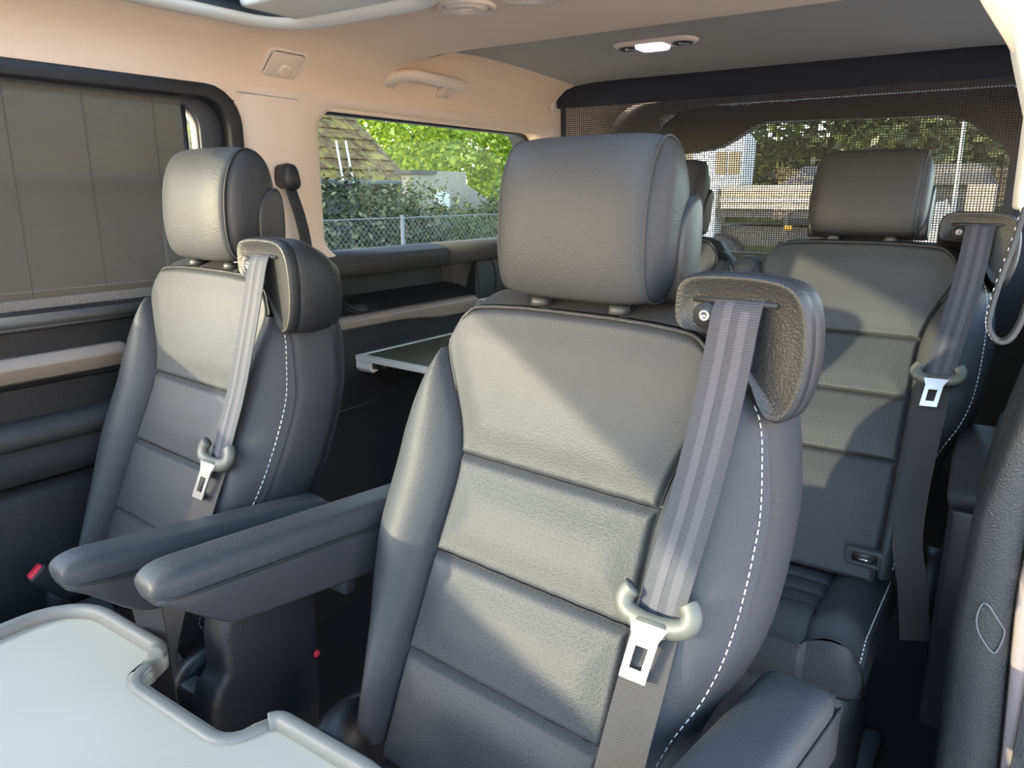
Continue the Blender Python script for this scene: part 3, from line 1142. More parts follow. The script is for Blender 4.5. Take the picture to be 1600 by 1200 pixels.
# ------------------------------------------------ seats
seat1 = make_seat('captain_seat', 'large black leather captain seat in the foreground with open armrests', (-.4606, .7424), -.0873, .8567, 0, cush_y=(-.62, -.15), cush_z=.455,
                  armL=(-.300, -.37, .06, .785, .765), armR=(.300, -.45, .105, .725, .674, 1.2), group='leather captain seats')
seat2 = make_seat('captain_seat', 'sunlit black leather captain seat beside the screened left door window', (-1.2178, .7552), -.0873, .867, 0, cush_y=(-.62, -.15), cush_z=.455,
                  armR=(.300, -.355, .06, .765, .722), group='leather captain seats')
seat3 = make_seat('captain_seat', 'third-row black leather seat in front of the mesh rear blind', (-.3264, 1.708), 0, .9125, .243, cush_y=(-.515, -.20), cush_z=.494, zbot=-.47, hw=.192, group='leather captain seats')
seat4 = make_seat('captain_seat', 'rear black leather seat mostly hidden behind the foreground seat', (-.845, 1.80), 0, .905, .243, cush_y=(-.515, -.20), cush_z=.494, zbot=-.47, hw=.192, group='leather captain seats', belt=False)
seat4.scale = (.9, 1, 1)
obj('shoulder_wing', loft([[(-.562+px*k, 1.80+py*k*1.4, z) for px, py in rrect(.036, .036, .03, 5)] for z, k in ((.90, .9), (1.0, 1), (1.035, .92), (1.05, .72), (1.056, .4))]), LEA, seat4, world=True)

T3 = Matrix.Translation((-.3264, 1.708, .9125)) @ Matrix.Rotation(-.243, 4, 'X')
MA = T3 @ Matrix.Translation((.138, prof(-.425)-.012, -.425)) @ Matrix.Rotation(.38, 4, 'X')
ac_ = obj('anchor_cover', xf(ring(rrect(.034, .018, .008, 4), rrect(.021, .010, .003, 4), 'y', -.008, .006), MA), PLG, seat3, world=True, bevel=.002)
obj('anchor_pocket', xf(loft([[(a, y, b) for a, b in rrect(.022, .011, .003, 4)] for y in (-.002, .004)]), MA), RUB, ac_, world=True)
obj('anchor_bar', xf(tube([(-.012, -.004, -.004), (.012, -.004, -.004)], .002, 8), MA), CHROME, ac_, world=True)

# ------------------------------------------------ right pillar
zs_ = [0, .2, .434, .534, .677, .812, .9, .98, 1.05, 1.2, 1.4]
xs_ = [-.012, -.016, -.021, -.025, -.028, -.024, -.009, .006, .02, .04, .05]
lo = []
for z, x in zip(zs_, xs_):
    xe = ip(z, [0, .467, .608, .714, .80, .95], [.06, .046, .037, .030, .031, .035])
    xe = max(xe, x+.012)
    lo.append([(x, 1.075, z), (x+.004, 1.054, z), (x+.014, 1.048, z), (xe, 1.044, z), (xe+.004, 1.05, z), (xe+.006, 1.30, z), (x, 1.30, z)])
trim1 = struct(obj('trim_1', loft(lo), PLA))
pk = [(z, ip(z, [0, .467, .608, .714, .80, .95, 1.4], [.06, .046, .037, .030, .031, .035, .06])) for z in (0, .3, .45, .6, .72, .8, .9, 1.1)]
obj('door_seal', loft([[(x+.004, 1.05, z), (x+.007, 1.034, z), (x+.026, 1.030, z), (x+.032, 1.05, z)] for z, x in pk]), plain('pinkish_grey_rubber', (.20, .17, .17), .5, bump=('noise', 500, .4, .001)), trim1)
obj('service_cover', tube([(x, 1.043, z) for x, z in smooth_poly([(.002, .707), (.024, .675), (.031, .668), (.026, .636), (.020, .632), (-.004, .664)], it=2)], .0011, 6, closed=True), plain('light_edge', (.13, .13, .13), .4), trim1)
lo = []
for z, x in ((1.182, -.033), (1.20, -.034), (1.28, -.036), (1.34, -.055), (1.40, -.072), (1.46, -.085), (1.56, -.11)):
    lo.append([(x, 1.03, z), (x+.006, 1.005, z), (x+.02, .997, z), (x+.12, 1.0, z), (x+.12, 1.12, z), (x+.004, 1.12, z)])
trim2 = struct(obj('trim_2', loft(lo), plain('pale_green_white_trim', (.50, .49, .43), .6), bevel=.004))
obj('pillar_cap', loft([[(x0, y0, z), (x0+.05, y0, z), (x0+.06, y0+.14, z), (x0+.004, y0+.14, z)] for x0, y0, z in ((-.054, 1.012, 1.345), (-.094, 1.002, 1.405), (-.165, .98, 1.55))]), BEIGE, trim2)

# armrest box of the right quarter
arm = struct(obj('trim_3', loft([[(x0, y, z0), (x1, y, z0), (x1, y, z1), (x0, y, z1)] for y, x0, x1, z0, z1 in ((1.335, -.062, .06, .30, .705), (1.36, -.064, .06, .30, .712), (1.72, -.085, .06, .30, .735))]), PLD, bevel=.008))
obj('armrest_pad', loft([[(-.0 + a, y, b+dz) for a, b in ((-.072+sx, .712), (-.074+sx, .722), (-.064+sx, .735), (.05, .738), (.055, .712))] for y, sx, dz in ((1.33, .008, -.004), (1.35, .004, 0), (1.70, -.016, .02), (1.73, -.012, .012))]), LEA_S, arm)
obj('quarter_lower', box(-.03, .06, 1.3, 2.4, 0, .62), PLD, arm, bevel=.01)

# ------------------------------------------------ leather pull straps
def strap(name, label, pts, wdir, w, clip=None, parent_loc=(0, 0, 0), stitch=True):
    r = thing(name, label, 'strap', parent_loc)
    path = curve_pts(pts, 60)
    obj('band', ribbon(path, wdir, w, .005), LEA_S, r, world=True, bevel=.0015)
    wd = Vector(wdir).normalized()
    ds = []
    acc = 0
    for i in range(1, len(path)-1):
        if i % 2:
            t = (path[i+1]-path[i-1]).normalized()
            wq = (wd-t*wd.dot(t)).normalized()
            nn = t.cross(wq)
            for sd in (0,):
                for h in (-.0028,):
                    p = path[i]+wq*sd*w*.36+nn*h
                    ds.append(tube([p-t*.0016, p+t*.0016], .0006, 4))
    obj('stitching', merge(*ds), THREAD, r, world=True, kind='stuff', label='white contrast stitching')
    return r


sl = strap('pull_strap', 'black leather pull strap with white stitching hanging on the beige pillar', [(-1.518, 1.243, 1.225), (-1.508, 1.248, 1.19), (-1.500, 1.258, 1.14), (-1.497, 1.268, 1.08), (-1.500, 1.275, 1.02), (-1.52, 1.275, .99)], (0, 1, 0), .032, parent_loc=(-1.52, 1.24, 1.2))
obj('clip', loft([[(x, 1.243+py*k, 1.238+dz+pz*k) for py, pz in smooth_poly([(-.022, -.03), (-.020, .022), (-.008, .032), (.008, .032), (.018, .02), (.026, -.03)], it=2)] for x, k, dz in ((-1.545, .9, 0), (-1.515, 1, 0), (-1.500, .96, -.002), (-1.494, .8, -.004))]), PLD, sl, world=True)
sr = strap('pull_strap', 'grey leather strap loop with white stitching hanging from the right pillar', [(-.020, .97, 1.185), (-.024, .96, 1.15), (-.031, .95, 1.11), (-.0345, .94, 1.078), (-.033, .935, 1.062), (-.024, .932, 1.050), (-.014, .932, 1.053), (-.007, .936, 1.07), (-.002, .945, 1.10)], (-.15, 1, .1), .014, parent_loc=(-.02, .95, 1.18))

# ------------------------------------------------ headliner fittings
def frame_on_cove(y, z):
    """position and outward axes on the left cove at height z"""
    for i in range(len(PL)-1):
        if PL[i][1] <= z <= PL[i+1][1]:
            t = (z-PL[i][1])/(PL[i+1][1]-PL[i][1])
            x = PL[i][0]+(PL[i+1][0]-PL[i][0])*t
            d = Vector((PL[i+1][0]-PL[i][0], 0, PL[i+1][1]-PL[i][1])).normalized()
            return Vector((x, y, z)), d, Vector((d.z, 0, -d.x))


p0, du, dn = frame_on_cove(1.252, 1.492)


def cv(a, b, h):
    return p0+Vector((0, 1, 0))*a+du*b+dn*h


hk = thing('coat_hook_cover', 'square beige fold-down hook plate on the headliner edge', 'hook', p0)
obj('bezel', loft([[cv(a, b, h) for a, b in rrect(.058*k, .042*k, .014, 5)] for h, k in ((-.004, 1.0), (.004, 1.0), (.006, .95), (.006, .86), (.003, .84))], True, True), BEIGE, hk, world=True)
obj('plate', loft([[cv(a, b, h) for a, b in rrect(.0465*k, .033*k, .008, 5)] for h, k in ((.0, 1.0), (.0065, 1.0), (.008, .95))]), BEIGE, hk, world=True)
obj('plate_gap', loft([[cv(a, b, h) for a, b in rrect(.0485, .035, .010, 5)] for h in (.0, .0042)]), SEAM, hk, world=True)
obj('finger_scoop', loft([[cv(.008+a*k, -.010+b*k, h) for a, b in rrect(.020, .018, .017, 6)] for h, k in ((.006, 1), (.011, .85), (.013, .55))]), BEIGE, hk, world=True)

p1, du1, dn1 = frame_on_cove(1.73, 1.515)
def gv(a, b, h):
    return p1+Vector((0, 1, 0))*a+du1*b+dn1*h


gh = thing('grab_handle', 'curved beige grab handle above the rear side window', 'handle', p1)
ctl = [gv(-.125, -.03, .004), gv(-.122, .0, .012), gv(-.108, .034, .030), (gv(-.06, .046, .040)), gv(0, .046, .042), gv(.06, .043, .040), gv(.108, .026, .030), gv(.122, -.012, .012), gv(.125, -.035, .004)]
obj('grip', tube(curve_pts(ctl, 48), 1, 12, flat=(.015, .022, tuple(dn1))), BEIGE, gh, world=True)
for a in (-.125, .125):
    obj('mount', loft([[gv(a*.95+x*k, -.022+y*k, h) for x, y in rrect(.026, .036, .012, 4)] for h, k in ((-.006, 1), (.010, 1), (.015, .85))]), BEIGE, gh, world=True)
obj('hook', loft([[gv(.055+x*k, -.002+y*k, h) for x, y in rrect(.010, .013, .004, 3)] for h, k in ((-.004, 1), (.012, 1), (.015, .8))]), CREAM, gh, world=True)
obj('hook_hole', loft([[gv(.055+x, .0+y, h) for x, y in rrect(.004, .006, .002, 3)] for h in (.012, .0155)]), SEAM, gh, world=True)

# air vents in the roof duct
for i, (vx, vy, lb) in enumerate(((-.985, 1.268, 'round beige roof air vent nearest the left window'), (-.835, 1.268, 'middle round beige roof air vent cut by the picture edge'), (-.69, 1.268, 'round beige roof air vent farthest from the left window'))):
    zv = zc_(vy)-1.6+ZF
    v = thing('air_vent', lb, 'air vent', (vx, vy, zv), group='roof air vents')
    obj('vent_ring', lathe([(.058, .004), (.058, -.004), (.052, -.008), (.047, -.006), (.046, .0)], 32), BEIGE, v)
    obj('vent_ball', lathe([(.044, .002), (.042, -.006), (.034, -.010), (.024, -.009), (.022, -.004)], 32), BEIGE, v)
    obj('vent_blade', box(-.021, .021, -.003, .003, -.010, .0), BEIGE, v, bevel=.001)
    obj('vent_dark', lathe([(.021, 0), (.021, -.003)], 24), HEADG, v)

# rear roof lamp
zl = zc_(2.02)-1.6+ZF
LAMPM, nt, b = _mat('lit_lilac_lens')
b.inputs['Base Color'].default_value = (.9, .8, .95, 1)
b.inputs['Emission Color'].default_value = (.93, .78, 1, 1)
b.inputs['Emission Strength'].default_value = .35
lm = thing('roof_lamp', 'oval rear roof lamp with a lit lilac lens', 'lamp', (-.93, 2.02, zl))
obj('housing', loft([[(a*k, bb*k, h) for a, bb in rrect(.118, .045, .040, 6)] for h, k in ((.004, 1.0), (-.006, 1.0), (-.011, .95), (-.012, .9))]), BEIGE, lm)
obj('lens', loft([[(a*k-.004, bb*k-.006, h) for a, bb in rrect(.042, .036, .014, 5)] for h, k in ((-.008, 1.0), (-.020, .95), (-.023, .85))]), LAMPM, lm)
for sx in (-.078, .078):
    obj('reading_spot', lathe([(.027, -.010), (.027, -.015), (.022, -.016), (.018, -.0125)], 24, 'z', (sx, 0, 0)), PLD, lm)
    obj('spot_lens', lathe([(.016, -.012), (.014, -.0165)], 20, 'z', (sx+.006, 0, 0)), CHROME, lm)

# ------------------------------------------------ folding side table on the left quarter
st = thing('side_table', 'small white-edged folding side table on the left rear panel', 'table', (XL, 1.5, .74))
TOPG = plain('olive_tray_inlay', (.10, .105, .07), .5)
WHT = plain('white_plastic_edge', (.75, .74, .68), .45)
py0, py1, px1 = 1.463, 1.95, -1.10
obj('top_frame', ring([(XL-.005, py0), (px1, py0-.03), (px1, py1), (XL-.005, py1)], [(XL+.012, py0+.024), (px1-.02, py0-.008), (px1-.02, py1-.02), (XL+.012, py1-.02)], 'z', .742, .757), WHT, st, world=True, smooth=False, bevel=.002)
obj('inlay', prism([(XL+.010, py0+.022), (px1-.018, py0-.010), (px1-.018, py1-.018), (XL+.010, py1-.018)], 'z', .744, .7545), TOPG, st, world=True, smooth=False)
obj('hinge_block', loft([[(x, py0+.001+a, .728+c) for a, c in ((0, .014), (.045, .014), (.045, -.012), (.012, -.02), (.0, -.008))] for x in (XL-.005, XL+.055)]), WHT, st, world=True, smooth=False, bevel=.003)
obj('hinge_slot', box(XL+.052, XL+.10, py0+.01, py0+.05, .722, .742), RUB, st, world=True)
obj('bracket', prism([(1.48, .74), (1.90, .74), (1.86, .70), (1.55, .68)], 'x', XL, XL+.03), PLD, st, world=True, smooth=False)

# ------------------------------------------------ fold-down tray table in the foreground
tt = thing('tray_table', 'grey-green moulded tray table with raised rim and notch in the foreground', 'table', (-.765, .2, .0))
ZT_ = .62
outl = []
def arc(cx, cy_, r, a0, a1, n=6):
    return [(cx+r*cos(math.radians(a0+(a1-a0)*k/n)), cy_+r*sin(math.radians(a0+(a1-a0)*k/n))) for k in range(n+1)]


XA, XB, YA, YB = -1.115, -.415, -.12, .472
outl = arc(XA+.09, YB-.09, .09, 180, 90) + [(-.93, YB)] + arc(-.895, YB-.025, .025, 90, 20, 3) + [(-.862, .437)] + arc(-.835, .437, .026, 180, 270, 4)[0:] + arc(-.69, .437, .026, 270, 360, 4) + [(-.664, .44)] + arc(-.635, YB-.025, .025, 160, 90, 3) + [(-.60, YB)] + arc(XB-.09, YB-.09, .09, 90, 0) + arc(XB-.05, YA+.05, .05, 0, -90) + arc(XA+.05, YA+.05, .05, 270, 180)


def inset(poly, d):
    n = len(poly)
    out = []
    for i in range(n):
        a, b, c = Vector(poly[i-1]), Vector(poly[i]), Vector(poly[(i+1) % n])
        t1 = (b-a)
        t2 = (c-b)
        if t1.length < 1e-6:
            t1 = t2
        if t2.length < 1e-6:
            t2 = t1
        t1 = t1.normalized()
        t2 = t2.normalized()
        n1 = Vector((t1.y, -t1.x))
        n2 = Vector((t2.y, -t2.x))
        m = (n1+n2)
        m = m.normalized() if m.length > 1e-6 else n1
        out.append(tuple(b+m*d/max(.5, m.dot(n1))))
    return out


in1, in2, in3 = inset(outl, .010), inset(outl, .022), inset(outl, .030)
obj('tray', loft([[(*p, ZT_-.035) for p in inset(outl, .006)], [(*p, ZT_-.03) for p in outl], [(*p, ZT_-.008) for p in outl], [(*p, ZT_-.012) for p in in2]]), TRAY, tt, world=True)
def rimstrip(nm, path, w, h, zb, mat):
    lo = []
    pp = [path[0]]
    for p in path[1:]:
        if (Vector(p)-Vector(pp[-1])).length > .004:
            pp.append(p)
    path = pp
    for i_, p in enumerate(path):
        a_ = Vector(path[max(i_-1, 0)])
        c_ = Vector(path[min(i_+1, len(path)-1)])
        t_ = (c_-a_).normalized()
        n_ = Vector((t_.y, -t_.x))
        q = Vector(p)
        lo.append([(*(q+n_*a), zb+b) for a, b in ((0, 0), (0, h*.6), (w*.15, h*.9), (w*.35, h), (w*.65, h), (w*.85, h*.9), (w, h*.5), (w, 0))])
    obj(nm, loft(lo), mat, tt, world=True, bevel=.0015)


iL = next(k for k, p in enumerate(outl) if abs(p[0]+.862) < 1e-6)
iR = next(k for k, p in enumerate(outl) if abs(p[0]+.664) < 1e-6 and abs(p[1]-.44) < 1e-6)
rimstrip('rim', outl[-3:]+outl[:iL], .021, .018, ZT_-.014, TRAYE)
rimstrip('rim', outl[iR+1:-3], .021, .018, ZT_-.014, TRAYE)
rimstrip('notch_lip', outl[iL+1:iR+2], .017, .008, ZT_-.014, TRAYE)
ft = loft([[(-.765+px, .2+py, z) for px, py in rrect(.045*k, .14, .03, 4)] for z, k in ((0, 1.3), (.03, 1), (.5, 1), (ZT_-.035, 1.3))])
obj('foot', ft, PLD, tt, world=True)

# armrest column between the two seats
ac = thing('seat_console', 'black grained plastic side console standing between the two armrests', 'console', (-.86, .6, 0))
col_ = [(.50, 0), (.50, .50), (.512, .53), (.53, .545), (.53, .60), (.545, .66), (.70, .66), (.695, .45), (.66, 0)]
obj('column', prism(col_, 'x', -.905, -.85), PLA, ac, world=True, bevel=.012, seg=3)
obj('release_lever', loft([[(-.842+a, .742+b, .585+c) for a, b in rrect(.018, .012, .005, 3)] for c in (0, .035)]), PLG, ac, world=True, bevel=.003)
obj('red_marker', lathe([(.006, 0), (.006, .003), (.004, .004)], 18, 'x', (-.847, .683, .50)), RED, ac, world=True)
obj('front_latch', box(-.955, -.915, .515, .545, .46, .50), PLG, ac, world=True, bevel=.004)

# twisted lap belt behind the tray
lb_ = thing('hanging_belt', 'brown-black webbing strap hanging behind the tray notch', 'strap', (-.93, .52, .4))
pth = curve_pts([(-.935, .475, .66), (-.928, .478, .58), (-.918, .48, .50), (-.912, .485, .42)], 24)
obj('webbing', ribbon(pth, [(.6+.4*k/24, .5-.6*k/24, 0) for k in range(25)], .04, .002), WEB2, lb_, world=True, smooth=False)

# floor lever beside the near seat
fl = thing('seat_lever', 'small black seat release lever beside the foreground seat base', 'lever', (-.70, .60, .0))
lp_ = at(528, 1165, 'x', -.745)
obj('knob', loft([[(lp_.x+a*k, lp_.y+h, lp_.z+c*k) for a, c in rrect(.012, .016, .005, 3)] for h, k in ((-.016, .85), (-.012, 1), (.014, 1), (.018, .85))]), PLA, fl, world=True)
obj('stem', tube([(lp_.x+.005, lp_.y+.01, lp_.z), (lp_.x+.02, lp_.y+.07, lp_.z+.09)], .006, 8), PLG, fl, world=True)
obj('post', tube([(lp_.x, lp_.y+.012, lp_.z), (lp_.x, lp_.y+.03, .0)], .008, 8), PLD, fl, world=True)

# =================================================================== OUTSIDE
GZ = -.62
rnd = random.Random(5)


def leaf_mat(name, c1, c2, c3, trans=.45):
    m, nt, b = _mat(name)
    nt.nodes.remove(b)
    gi = N(nt, 'ShaderNodeNewGeometry')
    cr = N(nt, 'ShaderNodeValToRGB')
    cr.color_ramp.elements[0].color = (*c1, 1)
    cr.color_ramp.elements[1].color = (*c3, 1)
    e = cr.color_ramp.elements.new(.55)
    e.color = (*c2, 1)
    nt.links.new(gi.outputs['Random Per Island'], cr.inputs[0])
    d = N(nt, 'ShaderNodeBsdfDiffuse')
    t = N(nt, 'ShaderNodeBsdfTranslucent')
    g = N(nt, 'ShaderNodeBsdfGlossy')
    g.inputs['Roughness'].default_value = .35
    nt.links.new(cr.outputs[0], d.inputs[0])
    nt.links.new(cr.outputs[0], t.inputs[0])
    mx = N(nt, 'ShaderNodeMixShader')
    mx.inputs[0].default_value = trans
    nt.links.new(d.outputs[0], mx.inputs[1])
    nt.links.new(t.outputs[0], mx.inputs[2])
    m2 = N(nt, 'ShaderNodeMixShader')
    m2.inputs[0].default_value = .03
    nt.links.new(mx.outputs[0], m2.inputs[1])
    nt.links.new(g.outputs[0], m2.inputs[2])
    nt.links.new(m2.outputs[0], nt.nodes['Material Output'].inputs[0])
    return m


def leaves(blobs, n, size, seed):
    """blobs: (centre, radii); leaf blades scattered mostly near the surface, clumped"""
    r = random.Random(seed)
    V, Fc = [], []
    tot = sum((b[1][0]*b[1][1]*b[1][2])**(2/3) for b in blobs)
    for c, rad in blobs:
        k = int(n*(rad[0]*rad[1]*rad[2])**(2/3)/tot)
        clumps = []
        for _ in range(max(6, k//28)):
            d = Vector((r.gauss(0, 1), r.gauss(0, 1), r.gauss(0, 1))).normalized()
            q = r.uniform(.62, 1.02)
            clumps.append(Vector((c[0]+d.x*rad[0]*q, c[1]+d.y*rad[1]*q, c[2]+d.z*rad[2]*q)))
        sp = min(rad)*.22
        for i in range(k):
            cl = clumps[r.randrange(len(clumps))]
            p = cl+Vector((r.gauss(0, sp), r.gauss(0, sp), r.gauss(0, sp*.7)))
            a = Vector((r.gauss(0, 1), r.gauss(0, 1), r.gauss(0, .6))).normalized()
            b_ = a.cross(Vector((r.gauss(0, 1), r.gauss(0, 1), r.gauss(0, 1)))).normalized()
            s_ = size*r.uniform(.6, 1.3)
            a, b_ = a*s_, b_*s_*.55
            j = len(V)
            V += [p-a, p+b_, p+a, p-b_]
            Fc.append((j, j+1, j+2, j+3))
    return V, Fc


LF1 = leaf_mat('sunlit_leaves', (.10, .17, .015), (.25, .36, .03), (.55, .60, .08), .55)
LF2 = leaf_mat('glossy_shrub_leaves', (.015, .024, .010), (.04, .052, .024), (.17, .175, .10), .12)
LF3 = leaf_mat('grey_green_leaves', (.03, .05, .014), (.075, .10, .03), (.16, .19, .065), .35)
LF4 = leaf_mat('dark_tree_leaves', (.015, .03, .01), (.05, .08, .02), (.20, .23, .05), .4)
BARK = plain('bark', (.07, .05, .035), .9, bump=('noise', 30, .8, .03))


def tree(name, label, base, h, blobs, n, size, mat, seed, cat='tree', group=None, trunk=.14):
    t = thing(name, label, cat, (base[0], base[1], GZ), 0, group)
    obj('foliage', leaves(blobs, n, size, seed), mat, t, world=True, smooth=False, kind='stuff')
    if trunk:
        obj('trunk', tube([(base[0], base[1], GZ), (base[0]+.1, base[1], GZ+h*.4), (base[0]-.05, base[1]+.1, GZ+h*.75)], [trunk, trunk*.8, trunk*.4], 8), BARK, t, world=True)
    else:
        obj('stems', merge(*[tube([(base[0]+k*.12, base[1], GZ), (base[0]+k*.3, base[1]+k*.2, GZ+h*.6)], .03, 5) for k in (-1, 0, 1)]), BARK, t, world=True, kind='stuff')
    return t


# ground
ASPH = plain('pale_asphalt', (.42, .39, .35), .9, bump=('noise', 60, .5, .01), var=.2, vscale=1.2)
gr = struct(obj('ground', grid(lambda s, t: (-60+120*s, -40+110*t, GZ), 12, 12), ASPH))
GRASS = plain('grass', (.09, .17, .03), .95, bump=('noise', 80, 1, .05), var=.4, vscale=9)
struct(obj('lawn', box(-1.2, 2.2, 9.0, 16, GZ, GZ+.03), GRASS, smooth=False))

# unseen wall added on the right to bounce warm sunlight into the van
struct(obj('wall_bounce', box(5.5, 5.8, -9, 7, GZ, 3.2), plain('pale_bounce_wall', (.70, .60, .52), .9, var=.08, vscale=1), smooth=False))

# house with mossy roof
E_R = Vector((-9, 10.05, 1.41))
hs = thing('house', 'low house with a mossy brown roof and dark gutter outside the left window', 'house', (-11, 4, GZ))
WALLG = plain('grey_render', (.07, .072, .072), .9, var=.15, vscale=2)
obj('wall', box(-12.5, -9.25, -3, 9.9, GZ, 1.36), WALLG, hs, world=True, smooth=False)
MOSS, nt, b = _mat('mossy_tiles')
tc = N(nt, 'ShaderNodeTexCoord')
n1 = N(nt, 'ShaderNodeTexNoise', i_Scale=4.5, i_Detail=9., i_Roughness=.75)
gm = N(nt, 'ShaderNodeNewGeometry')
nt.links.new(gm.outputs['Position'], n1.inputs['Vector'])
cr = N(nt, 'ShaderNodeValToRGB')
cr.color_ramp.elements[0].position = .36
cr.color_ramp.elements[0].color = (.075, .045, .025, 1)
cr.color_ramp.elements[1].position = .66
cr.color_ramp.elements[1].color = (.30, .24, .045, 1)
e = cr.color_ramp.elements.new(.5)
e.color = (.155, .105, .055, 1)
nt.links.new(n1.outputs['Fac'], cr.inputs[0])
nt.links.new(cr.outputs[0], b.inputs['Base Color'])
b.inputs['Roughness'].default_value = .95
b.inputs['Specular IOR Level'].default_value = .05
# roof: rows of tiles, each its own piece in the part of the roof the window shows
SLP = .84
roof = obj('roof', loft([[(-9.0, y, 1.38), (-12.6, y, 1.38+3.6*SLP), (-12.6, y, 1.30+3.6*SLP), (-9.0, y, 1.30)] for y in (-3, 10.02)]), MOSS, hs, world=True, smooth=False)
tl = Vector((-1, 0, SLP)).normalized()
nn = Vector((SLP, 0, 1)).normalized()
tm = None
for row in range(9):
    for colu in range(13):
        y = 9.80-colu*.23-(row % 2)*.11
        p = Vector((-9.0, y, 1.385))+tl*(row*.27+.12)+nn*(.012+rnd.uniform(0, .008))
        if tm is None:
            a, bq = tl*.15, Vector((0, .108, 0))
            vs = [-a-bq+nn*.022, -a+bq+nn*.022, a+bq, a-bq, -a-bq-nn*.002, -a+bq-nn*.002, a+bq-nn*.02, a-bq-nn*.02]
            o = obj('roof_tile', (vs, [(0, 1, 2, 3), (7, 6, 5, 4), (0, 4, 5, 1), (1, 5, 6, 2), (2, 6, 7, 3), (3, 7, 4, 0)]), MOSS, roof, world=True, smooth=False)
            tm = o.data
            o.parent = roof
        else:
            o = bpy.data.objects.new('roof_tile', tm)
            COL.objects.link(o)
            o.parent = roof
        o.matrix_parent_inverse = Matrix()
        o.location = p-Vector(hs.location)*0
        o.rotation_euler = (rnd.uniform(-.05, .05), rnd.uniform(-.07, .05), rnd.uniform(-.06, .06))
obj('gutter', tube([(-8.94, -3, 1.34), (-8.94, 10.05, 1.34)], .065, 8), PLD, hs, world=True)
for i, (px_, lb) in enumerate(((525, 'left white pole leaning on the mossy roof'), (540, 'right white pole leaning on the mossy roof'))):
    a, c = at(px_, 221, 'x', -9.45), at(px_+12, 286, 'x', -8.7)
    tag(obj('roof_pole', tube([c, a], .016, 8), plain('white_metal_pole', (.7, .7, .68), .5)), lb, 'pole', 'poles on the mossy roof')

# concrete wall and its sign
cwall = thing('garden_wall', 'pale weathered concrete wall between house and trees', 'wall', (-8.5, 10.1, GZ))
CONC = plain('weathered_concrete', (.27, .235, .19), .9, bump=('noise', 14, .5, .02), var=.3, vscale=3)
obj('slab', box(-8.75, -8.5, 9.95, 10.86, GZ, 1.56), CONC, cwall, world=True, smooth=False)
obj('slab', box(-8.70, -8.48, 9.42, 9.94, GZ, 1.50), CONC, cwall, world=True, smooth=False)
obj('coping', box(-8.80, -8.44, 9.36, 10.0, 1.50, 1.56), plain('dark_slate', (.06, .06, .06), .8), cwall, world=True, smooth=False)
obj('low_slab', loft([[(-8.75, 10.86, GZ), (-8.5, 10.86, GZ), (-8.5, 10.86, 1.35), (-8.75, 10.86, 1.35)], [(-8.75, 12.4, GZ), (-8.5, 12.4, GZ), (-8.5, 12.4, .75), (-8.75, 12.4, .75)]]), CONC, cwall, world=True, smooth=False)
sg = [at(680, 293, 'x', -8.44), at(703, 304, 'x', -8.44), at(702.5, 330, 'x', -8.44), at(690, 320, 'x', -8.44), at(680, 318, 'x', -8.44)]
tag(obj('notice_board', loft([[tuple(p) for p in sg], [(p.x-.03, p.y, p.z) for p in sg]]), plain('faded_white_panel', (.62, .60, .52), .7, var=.15, vscale=8), smooth=False), 'tilted pale notice panel on the concrete wall', 'sign')

# trees and shrubs to the left
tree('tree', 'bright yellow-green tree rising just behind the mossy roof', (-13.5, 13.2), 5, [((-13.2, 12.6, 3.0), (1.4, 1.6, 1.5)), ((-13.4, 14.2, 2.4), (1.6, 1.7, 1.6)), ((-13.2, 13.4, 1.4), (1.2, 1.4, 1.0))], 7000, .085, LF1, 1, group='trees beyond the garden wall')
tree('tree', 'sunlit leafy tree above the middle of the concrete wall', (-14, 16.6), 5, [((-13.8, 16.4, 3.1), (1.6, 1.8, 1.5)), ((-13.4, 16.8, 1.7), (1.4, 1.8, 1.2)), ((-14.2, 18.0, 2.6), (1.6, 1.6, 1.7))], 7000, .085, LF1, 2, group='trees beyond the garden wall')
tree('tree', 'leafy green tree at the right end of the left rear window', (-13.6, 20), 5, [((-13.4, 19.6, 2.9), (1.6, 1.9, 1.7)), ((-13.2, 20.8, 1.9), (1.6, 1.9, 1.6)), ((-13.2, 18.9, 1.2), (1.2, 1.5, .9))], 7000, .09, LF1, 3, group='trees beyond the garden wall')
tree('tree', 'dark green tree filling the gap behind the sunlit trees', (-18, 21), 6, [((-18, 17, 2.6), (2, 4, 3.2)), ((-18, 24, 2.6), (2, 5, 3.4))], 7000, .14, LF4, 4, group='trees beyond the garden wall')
tree('shrub', 'dark glossy shrub against the house wall behind the fence', (-7.2, 7.3), 1.8, [((-7.4, 6.9, .75), (.6, .85, .62)), ((-7.3, 7.7, .5), (.6, .6, .7)), ((-7.4, 6.4, .2), (.5, .7, .6))], 5200, .045, LF2, 7, 'shrub', trunk=None, group='shrubs along the fence')
tree('shrub', 'grey-green bushy shrub in front of the concrete wall', (-7.4, 8.5), 1.8, [((-7.4, 8.55, .75), (.6, .62, .68)), ((-7.3, 9.1, .3), (.6, .6, .7)), ((-7.3, 8.3, .1), (.5, .6, .7))], 6000, .034, LF3, 8, 'shrub', trunk=None, group='shrubs along the fence')
tree('shrub', 'mid-green shrub at the right foot of the concrete wall', (-7.6, 10.4), 1.6, [((-7.7, 10.5, .45), (.6, .8, .65)), ((-7.6, 11.2, .7), (.6, .6, .7)), ((-7.6, 9.9, .0), (.5, .7, .5))], 5200, .045, LF3, 9, 'shrub', trunk=None, group='shrubs along the fence')
tree('shrub', 'small yellow-green plant low behind the shroud of the left seat', (-5.6, 5.0), .9, [((-5.6, 5.25, .50), (.16, .12, .16)), ((-5.6, 5.62, .38), (.16, .10, .12))], 260, .04, LF1, 10, 'shrub', trunk=None)

